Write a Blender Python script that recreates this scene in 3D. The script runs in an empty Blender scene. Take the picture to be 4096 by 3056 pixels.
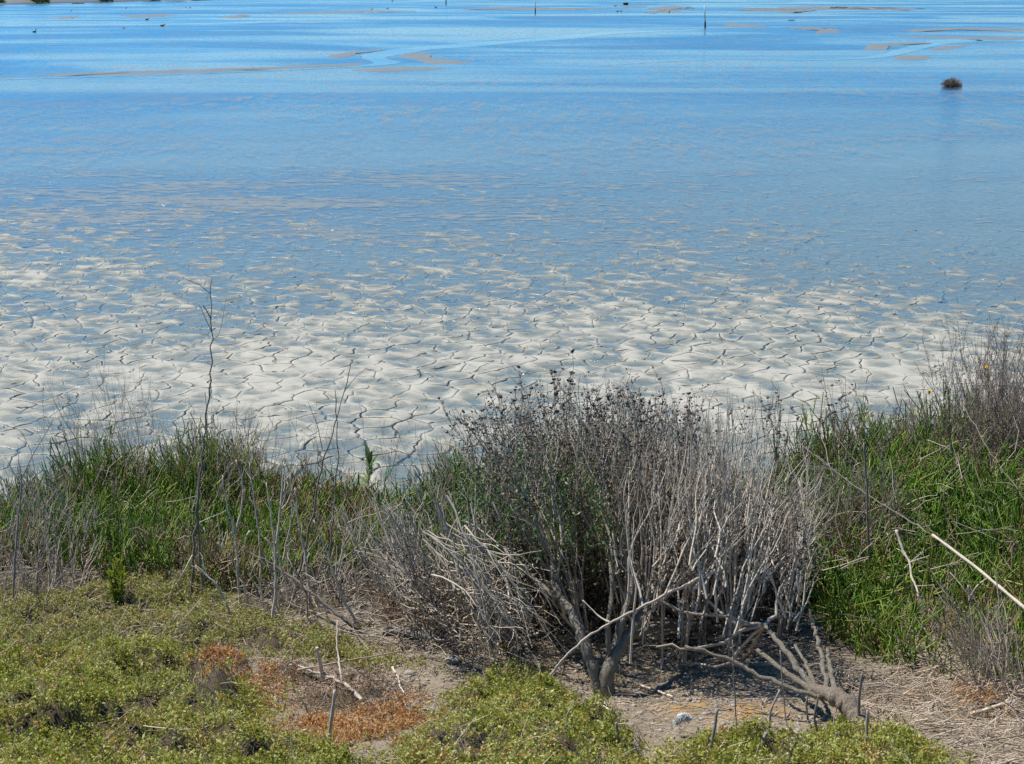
import bpy, math, random
import numpy as np
from mathutils import Vector

# ------------------------------------------------------------------ camera, sky, sun, exposure
sc = bpy.context.scene
COL = sc.collection
HFOV = math.radians(35.0)
F = 2048.0 / math.tan(HFOV / 2)            # focal length in pixels of the 4096 px wide picture
PITCH = math.radians(13.7)
CAMH = 3.0                                 # metres above the mud
cd = bpy.data.cameras.new('camera')
cam = bpy.data.objects.new('camera', cd)
COL.objects.link(cam)
cam.location = (0, 0, CAMH)
cam.rotation_euler = (math.pi / 2 - PITCH, 0, 0)
cd.sensor_fit = 'HORIZONTAL'
cd.angle = HFOV
cd.clip_start = 0.05
cd.clip_end = 6000
sc.camera = cam

SUN_EL, SUN_AZ = math.radians(60), math.radians(-60)     # azimuth clockwise from +Y
TO_SUN = Vector((math.cos(SUN_EL) * math.sin(SUN_AZ), math.cos(SUN_EL) * math.cos(SUN_AZ), math.sin(SUN_EL)))
w = bpy.data.worlds.new('World')
sc.world = w
w.use_nodes = True
wn = w.node_tree
wn.nodes.clear()
wo = wn.nodes.new('ShaderNodeOutputWorld')
bg = wn.nodes.new('ShaderNodeBackground')
sky = wn.nodes.new('ShaderNodeTexSky')
sky.sky_type = 'NISHITA'
sky.sun_disc = False
sky.sun_elevation = SUN_EL
sky.sun_rotation = SUN_AZ
sky.altitude = 0
sky.air_density = 0.75
sky.dust_density = 0.0
sky.ozone_density = 5.0
bg.inputs['Strength'].default_value = 0.102
hs = wn.nodes.new('ShaderNodeHueSaturation')       # the deep, clean blue of a dry clear day, all over the sky
hs.inputs['Saturation'].default_value = 1.5
hs.inputs['Hue'].default_value = 0.494
wn.links.new(sky.outputs[0], hs.inputs['Color'])
wn.links.new(hs.outputs[0], bg.inputs[0])
wn.links.new(bg.outputs[0], wo.inputs[0])
sd = bpy.data.lights.new('sun', 'SUN')
sd.energy = 5.0
sd.angle = math.radians(0.5)
sd.color = (1.0, 0.945, 0.86)
sun = bpy.data.objects.new('sun', sd)
COL.objects.link(sun)
sun.rotation_euler = TO_SUN.to_track_quat('Z', 'Y').to_euler()
sun.location = (-6, -2, 12)
sc.view_settings.view_transform = 'Standard'
sc.view_settings.look = 'None'
sc.view_settings.gamma = 1.0
sc.view_settings.use_curve_mapping = False
sc.view_settings.exposure = 0.36
sc.cycles.use_denoising = True
sc.cycles.max_bounces = 6
sc.cycles.diffuse_bounces = 3
sc.cycles.glossy_bounces = 2
sc.cycles.transparent_max_bounces = 8
sc.cycles.caustics_reflective = False
sc.cycles.caustics_refractive = False
sc.cycles.sample_clamp_indirect = 4.0

# ------------------------------------------------------------------ helpers
R = np.random.RandomState(7)
SP, CP = math.sin(PITCH), math.cos(PITCH)
CAM = np.array((0, 0, CAMH))

def ray(u, v):
    a, b = (u - 2048.0) / F, (1528.0 - v) / F
    return np.array((a, CP + b * SP, -SP + b * CP))

def at(u, v, Y):
    """world point that the photograph shows at (u, v), Y metres out from the camera"""
    d = ray(u, v)
    return CAM + d * (Y / d[1])

def at_z(u, v, z=0.0):
    d = ray(u, v)
    return CAM + d * ((z - CAMH) / d[2])

def _hash(ix, iy, s):
    h = (ix.astype(np.int64) * 374761393 + iy.astype(np.int64) * 668265263 + s * 1442695041) & 0x7fffffff
    h = ((h ^ (h >> 13)) * 1274126177) & 0x7fffffff
    return ((h ^ (h >> 16)) & 0xffff) / 65535.0

def vnoise(x, y, s=0):
    x = np.asarray(x, float); y = np.asarray(y, float)
    ix, iy = np.floor(x), np.floor(y)
    fx, fy = x - ix, y - iy
    fx = fx * fx * (3 - 2 * fx); fy = fy * fy * (3 - 2 * fy)
    a, b = _hash(ix, iy, s), _hash(ix + 1, iy, s)
    c, d = _hash(ix, iy + 1, s), _hash(ix + 1, iy + 1, s)
    return (a + (b - a) * fx) * (1 - fy) + (c + (d - c) * fx) * fy

def fbm(x, y, s=0, o=3):
    t, a, n = 0.0, 1.0, 0.0
    for k in range(o):
        t = t + a * vnoise(np.asarray(x) * 2 ** k, np.asarray(y) * 2 ** k, s + k * 17)
        n += a
        a *= 0.5
    return t / n

def sstep(a, b, x):
    t = np.clip((np.asarray(x, float) - a) / (b - a), 0, 1)
    return t * t * (3 - 2 * t)

# ---- bank
SHX = np.array([-9, -4, -2.6, -1.6, -0.6, 0.6, 1.5, 2.4, 3.4, 9])
SHY = np.array([8.7, 8.5, 8.7, 9.0, 8.7, 8.6, 8.9, 9.7, 10.2, 10.8])

def shore(x):
    return np.interp(x, SHX, SHY)

def ground(x, y):
    """height of the bank"""
    x = np.asarray(x, float); y = np.asarray(y, float)
    t = y - (shore(x) - 8.7) * sstep(5.5, 8, y)
    z = np.interp(t, [-3, 1.5, 3.4, 4.4, 5.5, 6.4, 7.4, 8.3, 8.9, 9.6, 11],
                  [1.36, 1.36, 1.1, 0.78, 0.50, 0.40, 0.28, 0.13, 0.0, -0.08, -0.25])
    am = sstep(9.4, 8.0, t)
    z = z + am * (0.10 * (fbm(x * 1.1, y * 1.1, 3) - 0.5) + 0.05 * (fbm(x * 4, y * 4, 9) - 0.5))
    return z

def on_ground(u, v, h=0.0):
    d = ray(u, v)
    t = np.linspace(2.5, 16, 2700)
    P = CAM + d[None] * t[:, None]
    below = P[:, 2] < ground(P[:, 0], P[:, 1]) + h
    return P[int(np.argmax(below))] if below.any() else P[-1]

# ---- meshes
def mesh_from(name, V, faces_flat, sizes, attrs=None, smooth=False):
    me = bpy.data.meshes.new(name)
    V = np.ascontiguousarray(V, dtype=np.float32)
    faces_flat = np.ascontiguousarray(faces_flat, dtype=np.int32)
    sizes = np.ascontiguousarray(sizes, dtype=np.int32)
    me.vertices.add(len(V)); me.vertices.foreach_set('co', V.ravel())
    me.loops.add(len(faces_flat)); me.loops.foreach_set('vertex_index', faces_flat)
    me.polygons.add(len(sizes))
    st = np.zeros(len(sizes), np.int32); st[1:] = np.cumsum(sizes)[:-1]
    me.polygons.foreach_set('loop_start', st)
    try:
        me.polygons.foreach_set('loop_total', sizes)
    except Exception:
        pass
    if smooth:
        me.polygons.foreach_set('use_smooth', np.ones(len(sizes), bool))
    for k, a in (attrs or {}).items():
        at_ = me.attributes.new(k, 'FLOAT', 'POINT')
        at_.data.foreach_set('value', np.ascontiguousarray(a, dtype=np.float32))
    me.update(calc_edges=True)
    return me

class MB:
    """collects vertices and faces for ONE mesh"""
    def __init__(s):
        s.V, s.F, s.S, s.A, s.n = [], [], [], [], 0
    def add(s, V, faces, size, rnd=None):
        V = np.asarray(V, float).reshape(-1, 3)
        faces = np.asarray(faces, np.int64).reshape(-1, size)
        s.V.append(V); s.F.append((faces + s.n).ravel()); s.S.append(np.full(len(faces), size))
        s.A.append(np.zeros(len(V)) if rnd is None else np.broadcast_to(np.asarray(rnd, float), (len(V),)))
        s.n += len(V)
    def tubes(s, P, rad, sides=3, rnd=None, cap=False):
        """P (N,K,3) centre lines, rad (N,K)"""
        P = np.asarray(P, float)
        if P.ndim == 2: P = P[None]
        N, K = P.shape[:2]
        rad = np.broadcast_to(np.asarray(rad, float), (N, K))
        T = np.gradient(P, axis=1)
        T /= np.linalg.norm(T, axis=2, keepdims=True) + 1e-9
        ref = np.where(np.abs(T[..., 2:3]) < 0.9, np.array([0, 0, 1.0]), np.array([0, 1.0, 0]))
        if K > 1:                                   # one reference along a tube keeps it from twisting
            m = np.abs(T[..., 2]).mean(1)
            ref = np.where((m < 0.75)[:, None, None], np.array([0, 0, 1.0]), np.array([0, 1.0, 0.0]))
            ref = np.broadcast_to(ref, T.shape)
        U = np.cross(T, ref); U /= np.linalg.norm(U, axis=2, keepdims=True) + 1e-9
        W = np.cross(T, U)
        an = np.arange(sides) * 2 * math.pi / sides
        V = (P[:, :, None] + rad[:, :, None, None] * (np.cos(an)[None, None, :, None] * U[:, :, None] + np.sin(an)[None, None, :, None] * W[:, :, None]))
        idx = np.arange(N * K * sides).reshape(N, K, sides)
        a = idx[:, :-1]; b = idx[:, 1:]
        q = np.stack([a, np.roll(a, -1, 2), np.roll(b, -1, 2), b], -1).reshape(-1, 4)
        r = None
        if rnd is not None:
            r = np.repeat(np.broadcast_to(np.asarray(rnd, float), (N,)), K * sides)
        n0 = s.n
        s.add(V, q, 4, r)
        if cap and sides >= 3:
            for e in (0, K - 1):
                s.F.append((idx[:, e] + n0).ravel() if e else (idx[:, e, ::-1] + n0).ravel())
                s.S.append(np.full(N, sides))
    def leaves(s, P, D, N, L, Wd, rnd=None, bend=0.0):
        """diamond leaves: base P, direction D, face normal N (n,3), length L, width Wd"""
        n = len(P)
        L = np.broadcast_to(np.asarray(L, float), (n,))[:, None]; Wd = np.broadcast_to(np.asarray(Wd, float), (n,))[:, None]
        Sd = np.cross(D, N); Sd /= np.linalg.norm(Sd, axis=1, keepdims=True) + 1e-9
        V = np.stack([P, P + D * L * 0.5 + Sd * Wd * 0.5 + N * L * bend, P + D * L, P + D * L * 0.5 - Sd * Wd * 0.5 + N * L * bend], 1)
        q = np.arange(n * 4).reshape(n, 4)
        r = None if rnd is None else np.repeat(np.broadcast_to(np.asarray(rnd, float), (n,)), 4)
        s.add(V, q, 4, r)
    def build(s, name, mat, parent=None, smooth=False, loc=None):
        V = np.concatenate(s.V)
        if loc is not None: V = V - np.asarray(loc, float)
        me = mesh_from(name, V, np.concatenate(s.F), np.concatenate(s.S), {'rnd': np.concatenate(s.A)}, smooth)
        return obj(name, me, mat, parent, loc)

def obj(name, me, mat=None, parent=None, loc=None):
    o = bpy.data.objects.new(name, me)
    COL.objects.link(o)
    if mat is not None and not me.materials: me.materials.append(mat)
    if loc is not None: o.location = loc
    if parent is not None:
        o.parent = parent
        w = Vector((0, 0, 0)); q = parent
        while q is not None: w += q.location; q = q.parent
        o.location = (Vector(loc) if loc is not None else Vector((0, 0, 0))) - w
    return o

def tag(o, label=None, cat=None, group=None, kind=None):
    if label: o['label'] = label
    if cat: o['category'] = cat
    if group: o['group'] = group
    if kind: o['kind'] = kind
    return o

def empty(name, loc, label, cat, group=None):
    o = bpy.data.objects.new(name, None)
    COL.objects.link(o)
    o.location = loc
    o.empty_display_size = 0.1
    return tag(o, label, cat, group)

# ------------------------------------------------------------------ materials
class NT:
    def __init__(s, name):
        s.m = bpy.data.materials.new(name); s.m.use_nodes = True
        s.t = s.m.node_tree; s.t.nodes.clear()
        s.out = s.t.nodes.new('ShaderNodeOutputMaterial')
    def n(s, ty, ins=None, **kw):
        nd = s.t.nodes.new('ShaderNode' + ty)
        for k, v in kw.items(): setattr(nd, k, v)
        for k, v in (ins or {}).items():
            i = nd.inputs[k]
            if hasattr(v, 'is_linked') or isinstance(v, bpy.types.NodeSocket): s.t.links.new(v, i)
            else: i.default_value = v
        return nd
    def math(s, op, a, b=0.0, c=0.0, clamp=False):
        return s.n('Math', {0: a, 1: b, 2: c}, operation=op, use_clamp=clamp).outputs[0]
    def ramp(s, f, stops, interp='LINEAR'):
        nd = s.n('ValToRGB', {0: f}); cr = nd.color_ramp; cr.interpolation = interp
        while len(cr.elements) < len(stops): cr.elements.new(0.5)
        for e, (p, c) in zip(cr.elements, stops):
            e.position = p; e.color = (*c, 1) if len(c) == 3 else c
        return nd.outputs[0]
    def noise(s, scale, detail=4, rough=0.55, vec=None, dist=0.0):
        ins = {'Scale': scale, 'Detail': detail, 'Roughness': rough, 'Distortion': dist}
        if vec is not None: ins['Vector'] = vec
        return s.n('TexNoise', ins).outputs[0]
    def mix(s, f, a, b, blend='MIX'):
        nd = s.n('MixRGB', {0: f, 1: a, 2: b}, blend_type=blend); return nd.outputs[0]
    def mrange(s, v, a, b, c=0.0, d=1.0, smooth=True):
        return s.n('MapRange', {0: v, 1: a, 2: b, 3: c, 4: d}, interpolation_type='SMOOTHSTEP' if smooth else 'LINEAR').outputs[0]
    def surf(s, sock): s.t.links.new(sock, s.out.inputs[0]); return s.m

def c4(c): return (*c, 1)

def leaf_mat(name, stops, rough=0.55, trans=0.35, vary=0.25, spec=0.3):
    """leaf and stem colours picked by each piece's own random number"""
    t = NT(name)
    rn = t.n('Attribute', attribute_name='rnd').outputs['Fac']
    col = t.ramp(rn, stops)
    g = t.n('NewGeometry')
    nz = t.noise(14, 3, vec=g.outputs['Position'])
    col = t.mix(vary, col, t.ramp(nz, [(0.3, (0.45, 0.45, 0.45)), (0.7, (1.0, 1.0, 1.0))]), 'MULTIPLY')
    p = t.n('BsdfPrincipled', {'Base Color': col, 'Roughness': rough, 'Specular IOR Level': spec})
    if trans > 0:
        tr = t.n('BsdfTranslucent', {'Color': t.mix(1.0, col, (1.0, 1.0, 0.6, 1), 'MULTIPLY')})
        return t.surf(t.n('MixShader', {0: trans, 1: p.outputs[0], 2: tr.outputs[0]}).outputs[0])
    return t.surf(p.outputs[0])

def bark_mat(name, a, b, rough=0.85, scale=60, stretch=True, fissure=False):
    t = NT(name)
    rn = t.n('Attribute', attribute_name='rnd').outputs['Fac']
    g = t.n('NewGeometry')
    mp = t.n('Mapping', {'Vector': g.outputs['Position'], 'Scale': (1, 1, 0.25 if stretch else 1)}).outputs[0]
    nz = t.noise(scale, 5, 0.6, vec=mp)
    col = t.mix(nz, c4(a), c4(b))
    if fissure:                                                  # furrowed bark: dark splits and lichen-pale flakes
        f1 = t.noise(scale * 2.2, 6, 0.7, vec=t.n('Mapping', {'Vector': g.outputs['Position'], 'Scale': (1, 1, 0.18)}).outputs[0], dist=0.6)
        col = t.mix(t.mrange(f1, 0.30, 0.43, 0.85, 0), col, (0.035, 0.027, 0.02, 1))
        col = t.mix(t.mrange(t.noise(28, 4, 0.6, vec=g.outputs['Position']), 0.58, 0.68), col, (0.40, 0.37, 0.31, 1))
        nz = t.math('ADD', nz, f1)
    br = t.mrange(rn, 0, 1, 0.45, 1.35, False)
    col = t.mix(1.0, col, t.n('CombineColor', {0: br, 1: br, 2: br}).outputs[0], 'MULTIPLY')
    bp = t.n('Bump', {'Strength': 1.0 if fissure else 0.5, 'Distance': 0.012 if fissure else 0.004, 'Height': nz})
    return t.surf(t.n('BsdfPrincipled', {'Base Color': col, 'Roughness': rough, 'Specular IOR Level': 0.2, 'Normal': bp.outputs[0]}).outputs[0])
# ------------------------------------------------------------------ mud flat and water
def mud_material(name, wet_lo=0.000, wet_hi=0.0165):
    t = NT(name)
    g = t.n('NewGeometry'); pos = g.outputs['Position']
    z = t.n('SeparateXYZ', {0: pos}).outputs[2]
    n1 = t.noise(7, 5, 0.6, vec=pos)
    n2 = t.noise(55, 4, 0.6, vec=pos)
    zz = t.math('ADD', z, t.math('MULTIPLY', t.math('SUBTRACT', n1, 0.5), 0.015))
    dry = t.mrange(zz, wet_lo, wet_hi)
    wetc = t.mix(n2, (0.195, 0.20, 0.155, 1), (0.25, 0.25, 0.20, 1))
    dryc = t.mix(n2, (0.345, 0.33, 0.28, 1), (0.44, 0.424, 0.365, 1))
    col = t.mix(dry, wetc, dryc)
    bl = t.noise(2.6, 6, 0.65, vec=pos)                          # olive algae film and paler salt bloom
    col = t.mix(t.mrange(bl, 0.52, 0.72, 0, 0.45), col, (0.22, 0.205, 0.135, 1))
    col = t.mix(t.mrange(t.noise(90, 3, 0.6, vec=pos), 0.60, 0.70, 0, 0.35), col, (0.16, 0.145, 0.11, 1))
    # walls of the cracks are moist olive-tan silt
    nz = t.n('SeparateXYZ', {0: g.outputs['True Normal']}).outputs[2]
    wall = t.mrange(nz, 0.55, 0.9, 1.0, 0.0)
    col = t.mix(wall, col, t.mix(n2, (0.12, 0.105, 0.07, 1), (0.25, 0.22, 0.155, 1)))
    rough = t.math('MULTIPLY', t.mrange(dry, 0, 1, 0.30, 0.85, False), t.mrange(wall, 0, 1, 1.0, 0.6, False))
    bp = t.n('Bump', {'Strength': 0.55, 'Distance': 0.007, 'Height': t.math('ADD', n2, t.math('MULTIPLY', t.noise(170, 3, 0.6, vec=pos), 0.5))})
    p = t.n('BsdfPrincipled', {'Base Color': col, 'Roughness': rough, 'Specular IOR Level': 0.5, 'Normal': bp.outputs[0]})
    return t.surf(p.outputs[0])

M_MUD = mud_material('cracked_mud')

def bed_material():
    t = NT('mud_bed')
    pos = t.n('NewGeometry').outputs['Position']
    n1 = t.noise(0.35, 6, 0.6, vec=pos); n2 = t.noise(25, 4, 0.6, vec=pos)
    sy = t.n('SeparateXYZ', {0: pos}).outputs[1]                 # silt grows finer and darker away from the shore
    off = t.mrange(t.math('ADD', sy, t.math('MULTIPLY', n1, 16)), 28, 62)
    col = t.mix(off, t.mix(n1, (0.185, 0.19, 0.155, 1), (0.26, 0.262, 0.22, 1)), t.mix(n1, (0.15, 0.16, 0.145, 1), (0.225, 0.23, 0.205, 1)))
    col = t.mix(0.5, col, t.mix(n2, (0.5, 0.5, 0.5, 1), (1, 1, 1, 1)), 'MULTIPLY')
    bp = t.n('Bump', {'Strength': 0.5, 'Distance': 0.02, 'Height': n2})
    return t.surf(t.n('BsdfPrincipled', {'Base Color': col, 'Roughness': 0.55, 'Normal': bp.outputs[0]}).outputs[0])

def water_material(name, calm=False):
    """a thin film of water over silt: clear from above, mirror at a glance"""
    t = NT(name)
    pos = t.n('NewGeometry').outputs['Position']
    y = t.n('SeparateXYZ', {0: pos}).outputs[1]
    st = t.n('Mapping', {'Vector': pos, 'Scale': (0.35, 1.0, 1)}).outputs[0]
    big = t.noise(0.05, 3, 0.55, vec=t.n('Mapping', {'Vector': pos, 'Scale': (0.6, 1.0, 1)}).outputs[0], dist=1.2)
    fine = t.noise(6, 6, 0.72, vec=t.n('Mapping', {'Vector': pos, 'Scale': (0.5, 1.0, 1)}).outputs[0])
    mid = t.noise(0.8, 7, 0.7, vec=st, dist=0.5)
    rip = t.noise(11, 3, 0.6, vec=pos)
    amp = 0.018 if calm else 0.03
    bp = t.n('Bump', {'Strength': 0.6, 'Distance': amp, 'Height': rip})
    rough = t.mrange(big, 0.35, 0.65, 0.13, 0.20) if calm else t.mrange(t.math('ADD', t.math('MULTIPLY', big, 0.75), t.math('MULTIPLY', mid, 0.25)), 0.38, 0.62, 0.13, 0.31)
    gl = t.n('BsdfGlossy', {'Color': (0.97, 0.98, 1, 1), 'Roughness': rough, 'Normal': bp.outputs[0]}, distribution='BECKMANN')
    fr = t.n('Fresnel', {'IOR': 1.34}).outputs[0]
    fr = t.math('MULTIPLY', fr, 1.3, clamp=True)
    tr = t.n('BsdfTransparent', {'Color': (0.93, 0.97, 0.96, 1)})
    water = t.n('MixShader', {0: fr, 1: tr.outputs[0], 2: gl.outputs[0]}).outputs[0]
    if calm: return t.surf(water)
    # crumbs and low ribs of silt that stand just out of the film, as far as the eye can tell them apart
    h = t.math('ADD', t.math('ADD', t.math('MULTIPLY', mid, 0.40), t.math('MULTIPLY', fine, 0.60)), t.math('MULTIPLY', t.math('SUBTRACT', big, 0.5), 0.35))
    em = t.mrange(h, 0.53, 0.56)
    zone = t.mrange(y, 14, 22)
    em = t.math('MULTIPLY', em, zone)
    far = t.mrange(y, 22, 45, 1.0, 0.45)
    em = t.math('MULTIPLY', em, t.math('MULTIPLY', far, 0.8))
    rib = t.noise(1.0, 6, 0.68, vec=t.n('Mapping', {'Vector': pos, 'Scale': (2.6, 0.7, 1)}).outputs[0], dist=0.8)   # low silt ribs farther out
    patch = t.mrange(t.noise(0.09, 4, 0.6, vec=pos), 0.38, 0.62, 0.25, 1.0)
    ribs = t.math('MULTIPLY', t.math('MULTIPLY', t.mrange(rib, 0.51, 0.57), patch), t.mrange(y, 20, 36, 0, 0.55))
    em = t.math('MAXIMUM', em, ribs)
    sl = t.n('BsdfPrincipled', {'Base Color': t.mix(fine, (0.20, 0.19, 0.145, 1), (0.33, 0.31, 0.24, 1)), 'Roughness': 0.35, 'Normal': bp.outputs[0]})
    return t.surf(t.n('MixShader', {0: em, 1: water, 2: sl.outputs[0]}).outputs[0])

M_BED, M_WATER, M_CALM = bed_material(), water_material('shallow_water'), water_material('creek_water', True)

def sheet(name, xs, ys, zf, mat, kind='structure', smooth=True):
    X, Y = np.meshgrid(xs, ys)
    Z = zf(X, Y)
    V = np.stack([X, Y, Z], -1).reshape(-1, 3)
    i = np.arange(X.size).reshape(X.shape)
    q = np.stack([i[:-1, :-1], i[:-1, 1:], i[1:, 1:], i[1:, :-1]], -1).reshape(-1, 4)
    me = mesh_from(name, V, q.ravel(), np.full(len(q), 4), {'rnd': np.zeros(len(V))}, smooth)
    return tag(obj(name, me, mat), kind=kind)

def geo(a, b, n):
    return a * (b / a) ** np.linspace(0, 1, n)

ys = np.concatenate([[4.0, 7.0], geo(8, 2500, 90)])
xs = np.concatenate([-geo(1, 2500, 30)[::-1], geo(1, 2500, 30)])
mud_flat = sheet('mud_flat', xs, ys, lambda x, y: -0.050 + 0 * x, M_BED)
tag(mud_flat, 'grey silt bed of the wide tidal flat under its film of water')
water = sheet('water', xs, ys, lambda x, y: 0 * x, M_WATER)
tag(water, 'film of blue shallow water lying over the tidal flat')

# ---- cracked plates: a relaxed jittered Voronoi net, one plate at a time
def mud_height(x, y):
    m = np.interp(y, [8, 9.5, 11, 12.5, 15, 17, 19, 22, 26], [0.000, 0.002, 0.0105, 0.0125, 0.006, 0.0, -0.005, -0.008, -0.012])
    m = m + 0.006 * sstep(-2.5, -6.5, x) * sstep(15, 17, y) * sstep(25, 20, y)      # the dry tongue on the left
    m = m - 0.006 * sstep(2, 6, x) * sstep(11, 15, y)
    n = 0.012 * (fbm(x * 1.1, y * 0.8, 41, 2) - 0.5) + 0.040 * (fbm(x * 7.0, y * 5.2, 57, 3) - 0.5) + 0.010 * (vnoise(x * 24, y * 21, 5) - 0.5)
    return 0.68 * (m + n)

CELL = 0.232
def plate_cells():
    Y0, Y1 = 8.2, 27.0
    ny = int((Y1 - Y0) / (CELL * 0.93)) + 3
    pts, key = [], {}
    rr = np.random.RandomState(11)
    for j in range(-2, ny + 2):
        yy = Y0 + j * CELL * 0.93
        half = 0.33 * yy + 1.1
        n = int(half / CELL) + 3
        for i in range(-n, n + 1):
            if rr.uniform() < 0.14: continue
            key[(i, j)] = len(pts)
            pts.append((i * CELL + (0.5 * CELL if j & 1 else 0) + rr.uniform(-.42, .42) * CELL, yy + rr.uniform(-.42, .42) * CELL))
    pts = np.array(pts)
    cells = []
    for (i, j), k in key.items():
        if j < 0 or j > ny - 1: continue
        p = pts[k]
        poly = [p + np.array(c) * CELL * 1.6 for c in ((-1, -1), (1, -1), (1, 1), (-1, 1))]
        for dj in (-2, -1, 0, 1, 2):
            for di in (-2, -1, 0, 1, 2):
                q = key.get((i + di, j + dj))
                if q is None or q == k: continue
                d = pts[q] - p; m = (pts[q] + p) / 2
                out = []
                for a, b in zip(poly, poly[1:] + poly[:1]):
                    sa, sb = np.dot(a - m, d), np.dot(b - m, d)
                    if sa <= 0: out.append(a)
                    if sa * sb < 0: out.append(a + (b - a) * (sa / (sa - sb)))
                poly = out
                if len(poly) < 3: break
            if len(poly) < 3: break
        if len(poly) >= 3: cells.append((p, np.array(poly)))
    return cells

def wig(P):
    x, y = P[:, 0], P[:, 1]
    return P + np.stack([fbm(x * 6, y * 6, 71) - 0.5, fbm(x * 6, y * 6, 91) - 0.5], -1) * 0.14 + np.stack([vnoise(x * 19, y * 19, 72) - 0.5, vnoise(x * 19, y * 19, 92) - 0.5], -1) * 0.030

RINGS = (0.95, 0.85, 0.66, 0.38)
def plate_mesh(c, poly, near):
    pts = []
    for a, b in zip(poly, np.roll(poly, -1, 0)):
        n = max(1, int(np.linalg.norm(b - a) / (0.045 if near else 0.065)))
        pts.append(a + (b - a) * (np.arange(n) / n)[:, None])
    B = wig(np.concatenate(pts)); cc = wig(c[None])[0]
    dv = cc - B; ln = np.linalg.norm(dv, axis=1, keepdims=True)
    gap = 0.0012 + 0.0068 * sstep(0.38, 0.80, fbm(B[:, 0] * 2.3, B[:, 1] * 2.3, 120, 2))[:, None]
    gap = gap * np.interp(c[1], [9, 15, 19], [1.2, 0.7, 0.12])
    B = B + dv / ln * np.minimum(gap, ln * 0.3)
    n = len(B)
    V = [np.column_stack([B + (cc - B) * -0.02, np.full(n, -0.058)])]
    zr = mud_height(B[:, 0], B[:, 1])
    V.append(np.column_stack([B, zr - 0.003]))
    for s in RINGS:
        Q = cc + (B - cc) * s
        lift = 0.003 * math.exp(-((s - 0.86) / 0.10) ** 2) - 0.005 * (1 - s) ** 0.8
        V.append(np.column_stack([Q, mud_height(Q[:, 0], Q[:, 1]) + lift]))
    V.append(np.array([[cc[0], cc[1], mud_height(cc[0], cc[1]) - 0.005]]))
    V = np.concatenate(V)
    L = len(RINGS) + 2
    idx = np.arange(L * n).reshape(L, n)
    a, b = idx[:-1], idx[1:]
    q = np.stack([a, np.roll(a, -1, 1), np.roll(b, -1, 1), b], -1).reshape(-1, 4)
    tr = np.stack([idx[-1], np.roll(idx[-1], -1), np.full(n, L * n)], -1)
    return V, q, tr

rest = MB(); k = 0
def seen(p):
    d = p - CAM
    zc = d[1] * CP - d[2] * SP
    return 2048 + F * d[0] / zc, 1528 - F * (d[1] * SP + d[2] * CP) / zc
cells = sorted(plate_cells(), key=lambda c: c[0][1])
for c, poly in cells:
    if c[1] < shore(c[0]) - 0.25: continue
    u, v = seen(np.array((c[0], c[1], 0)))
    if not -700 < u < 4800: continue
    # the bank hides the nearest plates
    vis = v < np.interp(u, [0, 400, 900, 1700, 2000, 2400, 2800, 3300, 4096], [1960, 1900, 1900, 1860, 1760, 1780, 1840, 1790, 1620])
    V, q, tr = plate_mesh(c, poly, c[1] < 16)
    if k < 300 and vis and -60 < u < 4156:
        ctr = np.array((c[0], c[1], 0.0))
        me = mesh_from('mud_plate', V - ctr, np.concatenate([q.ravel(), tr.ravel()]), np.concatenate([np.full(len(q), 4), np.full(len(tr), 3)]), None, True)
        obj('mud_plate', me, M_MUD, mud_flat, ctr)
        k += 1
    else:
        n0 = rest.n
        rest.add(V, q, 4)
        rest.F.append((tr + n0).ravel()); rest.S.append(np.full(len(tr), 3))
pf = rest.build('mud_plate_field', M_MUD, mud_flat, True)
tag(pf, kind='stuff')
# ------------------------------------------------------------------ bank
STAIN = tuple(on_ground(2880, 2830))
def bank_material():
    t = NT('bank_soil')
    pos = t.n('NewGeometry').outputs['Position']
    n1 = t.noise(2.2, 5, 0.6, vec=pos); n2 = t.noise(30, 6, 0.68, vec=pos); n3 = t.noise(140, 3, 0.6, vec=pos)
    col = t.mix(n2, (0.12, 0.092, 0.062, 1), (0.34, 0.28, 0.205, 1))
    col = t.mix(t.mrange(n1, 0.4, 0.65), col, t.mix(n3, (0.19, 0.155, 0.11, 1), (0.40, 0.335, 0.25, 1)))
    sy = t.n('SeparateXYZ', {0: pos}).outputs[1]                 # moist dark humus towards the shore, also painting shade between the pickleweed
    damp_shade = t.mrange(t.math('ADD', sy, t.math('MULTIPLY', n1, 1.2)), 6.7, 7.5)
    col = t.mix(damp_shade, col, t.mix(n2, (0.03, 0.026, 0.018, 1), (0.10, 0.08, 0.055, 1)))
    # ochre algae stain on the bare patch
    ds = t.n('VectorMath', {0: pos, 1: STAIN}, operation='DISTANCE').outputs['Value']
    stn = t.math('MULTIPLY', t.mrange(ds, 0.10, 0.34, 1, 0), t.mrange(t.noise(11, 4, 0.6, vec=pos), 0.47, 0.58))
    col = t.mix(t.math('MULTIPLY', stn, 0.8), col, (0.42, 0.24, 0.07, 1))
    bp = t.n('Bump', {'Strength': 0.9, 'Distance': 0.015, 'Height': t.math('ADD', n2, t.math('MULTIPLY', n3, 0.3))})
    return t.surf(t.n('BsdfPrincipled', {'Base Color': col, 'Roughness': 0.9, 'Specular IOR Level': 0.2, 'Normal': bp.outputs[0]}).outputs[0])
M_SOIL = bank_material()
bank = sheet('bank', np.concatenate([np.linspace(-40, -4.6, 20), np.arange(-4.5, 4.5, 0.045), np.linspace(4.6, 40, 20)]),
             np.concatenate([np.linspace(-30, 3.4, 20), np.arange(3.5, 11.5, 0.045)]), ground, M_SOIL)
tag(bank, 'dry grey-brown soil of the overgrown bank')
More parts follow.
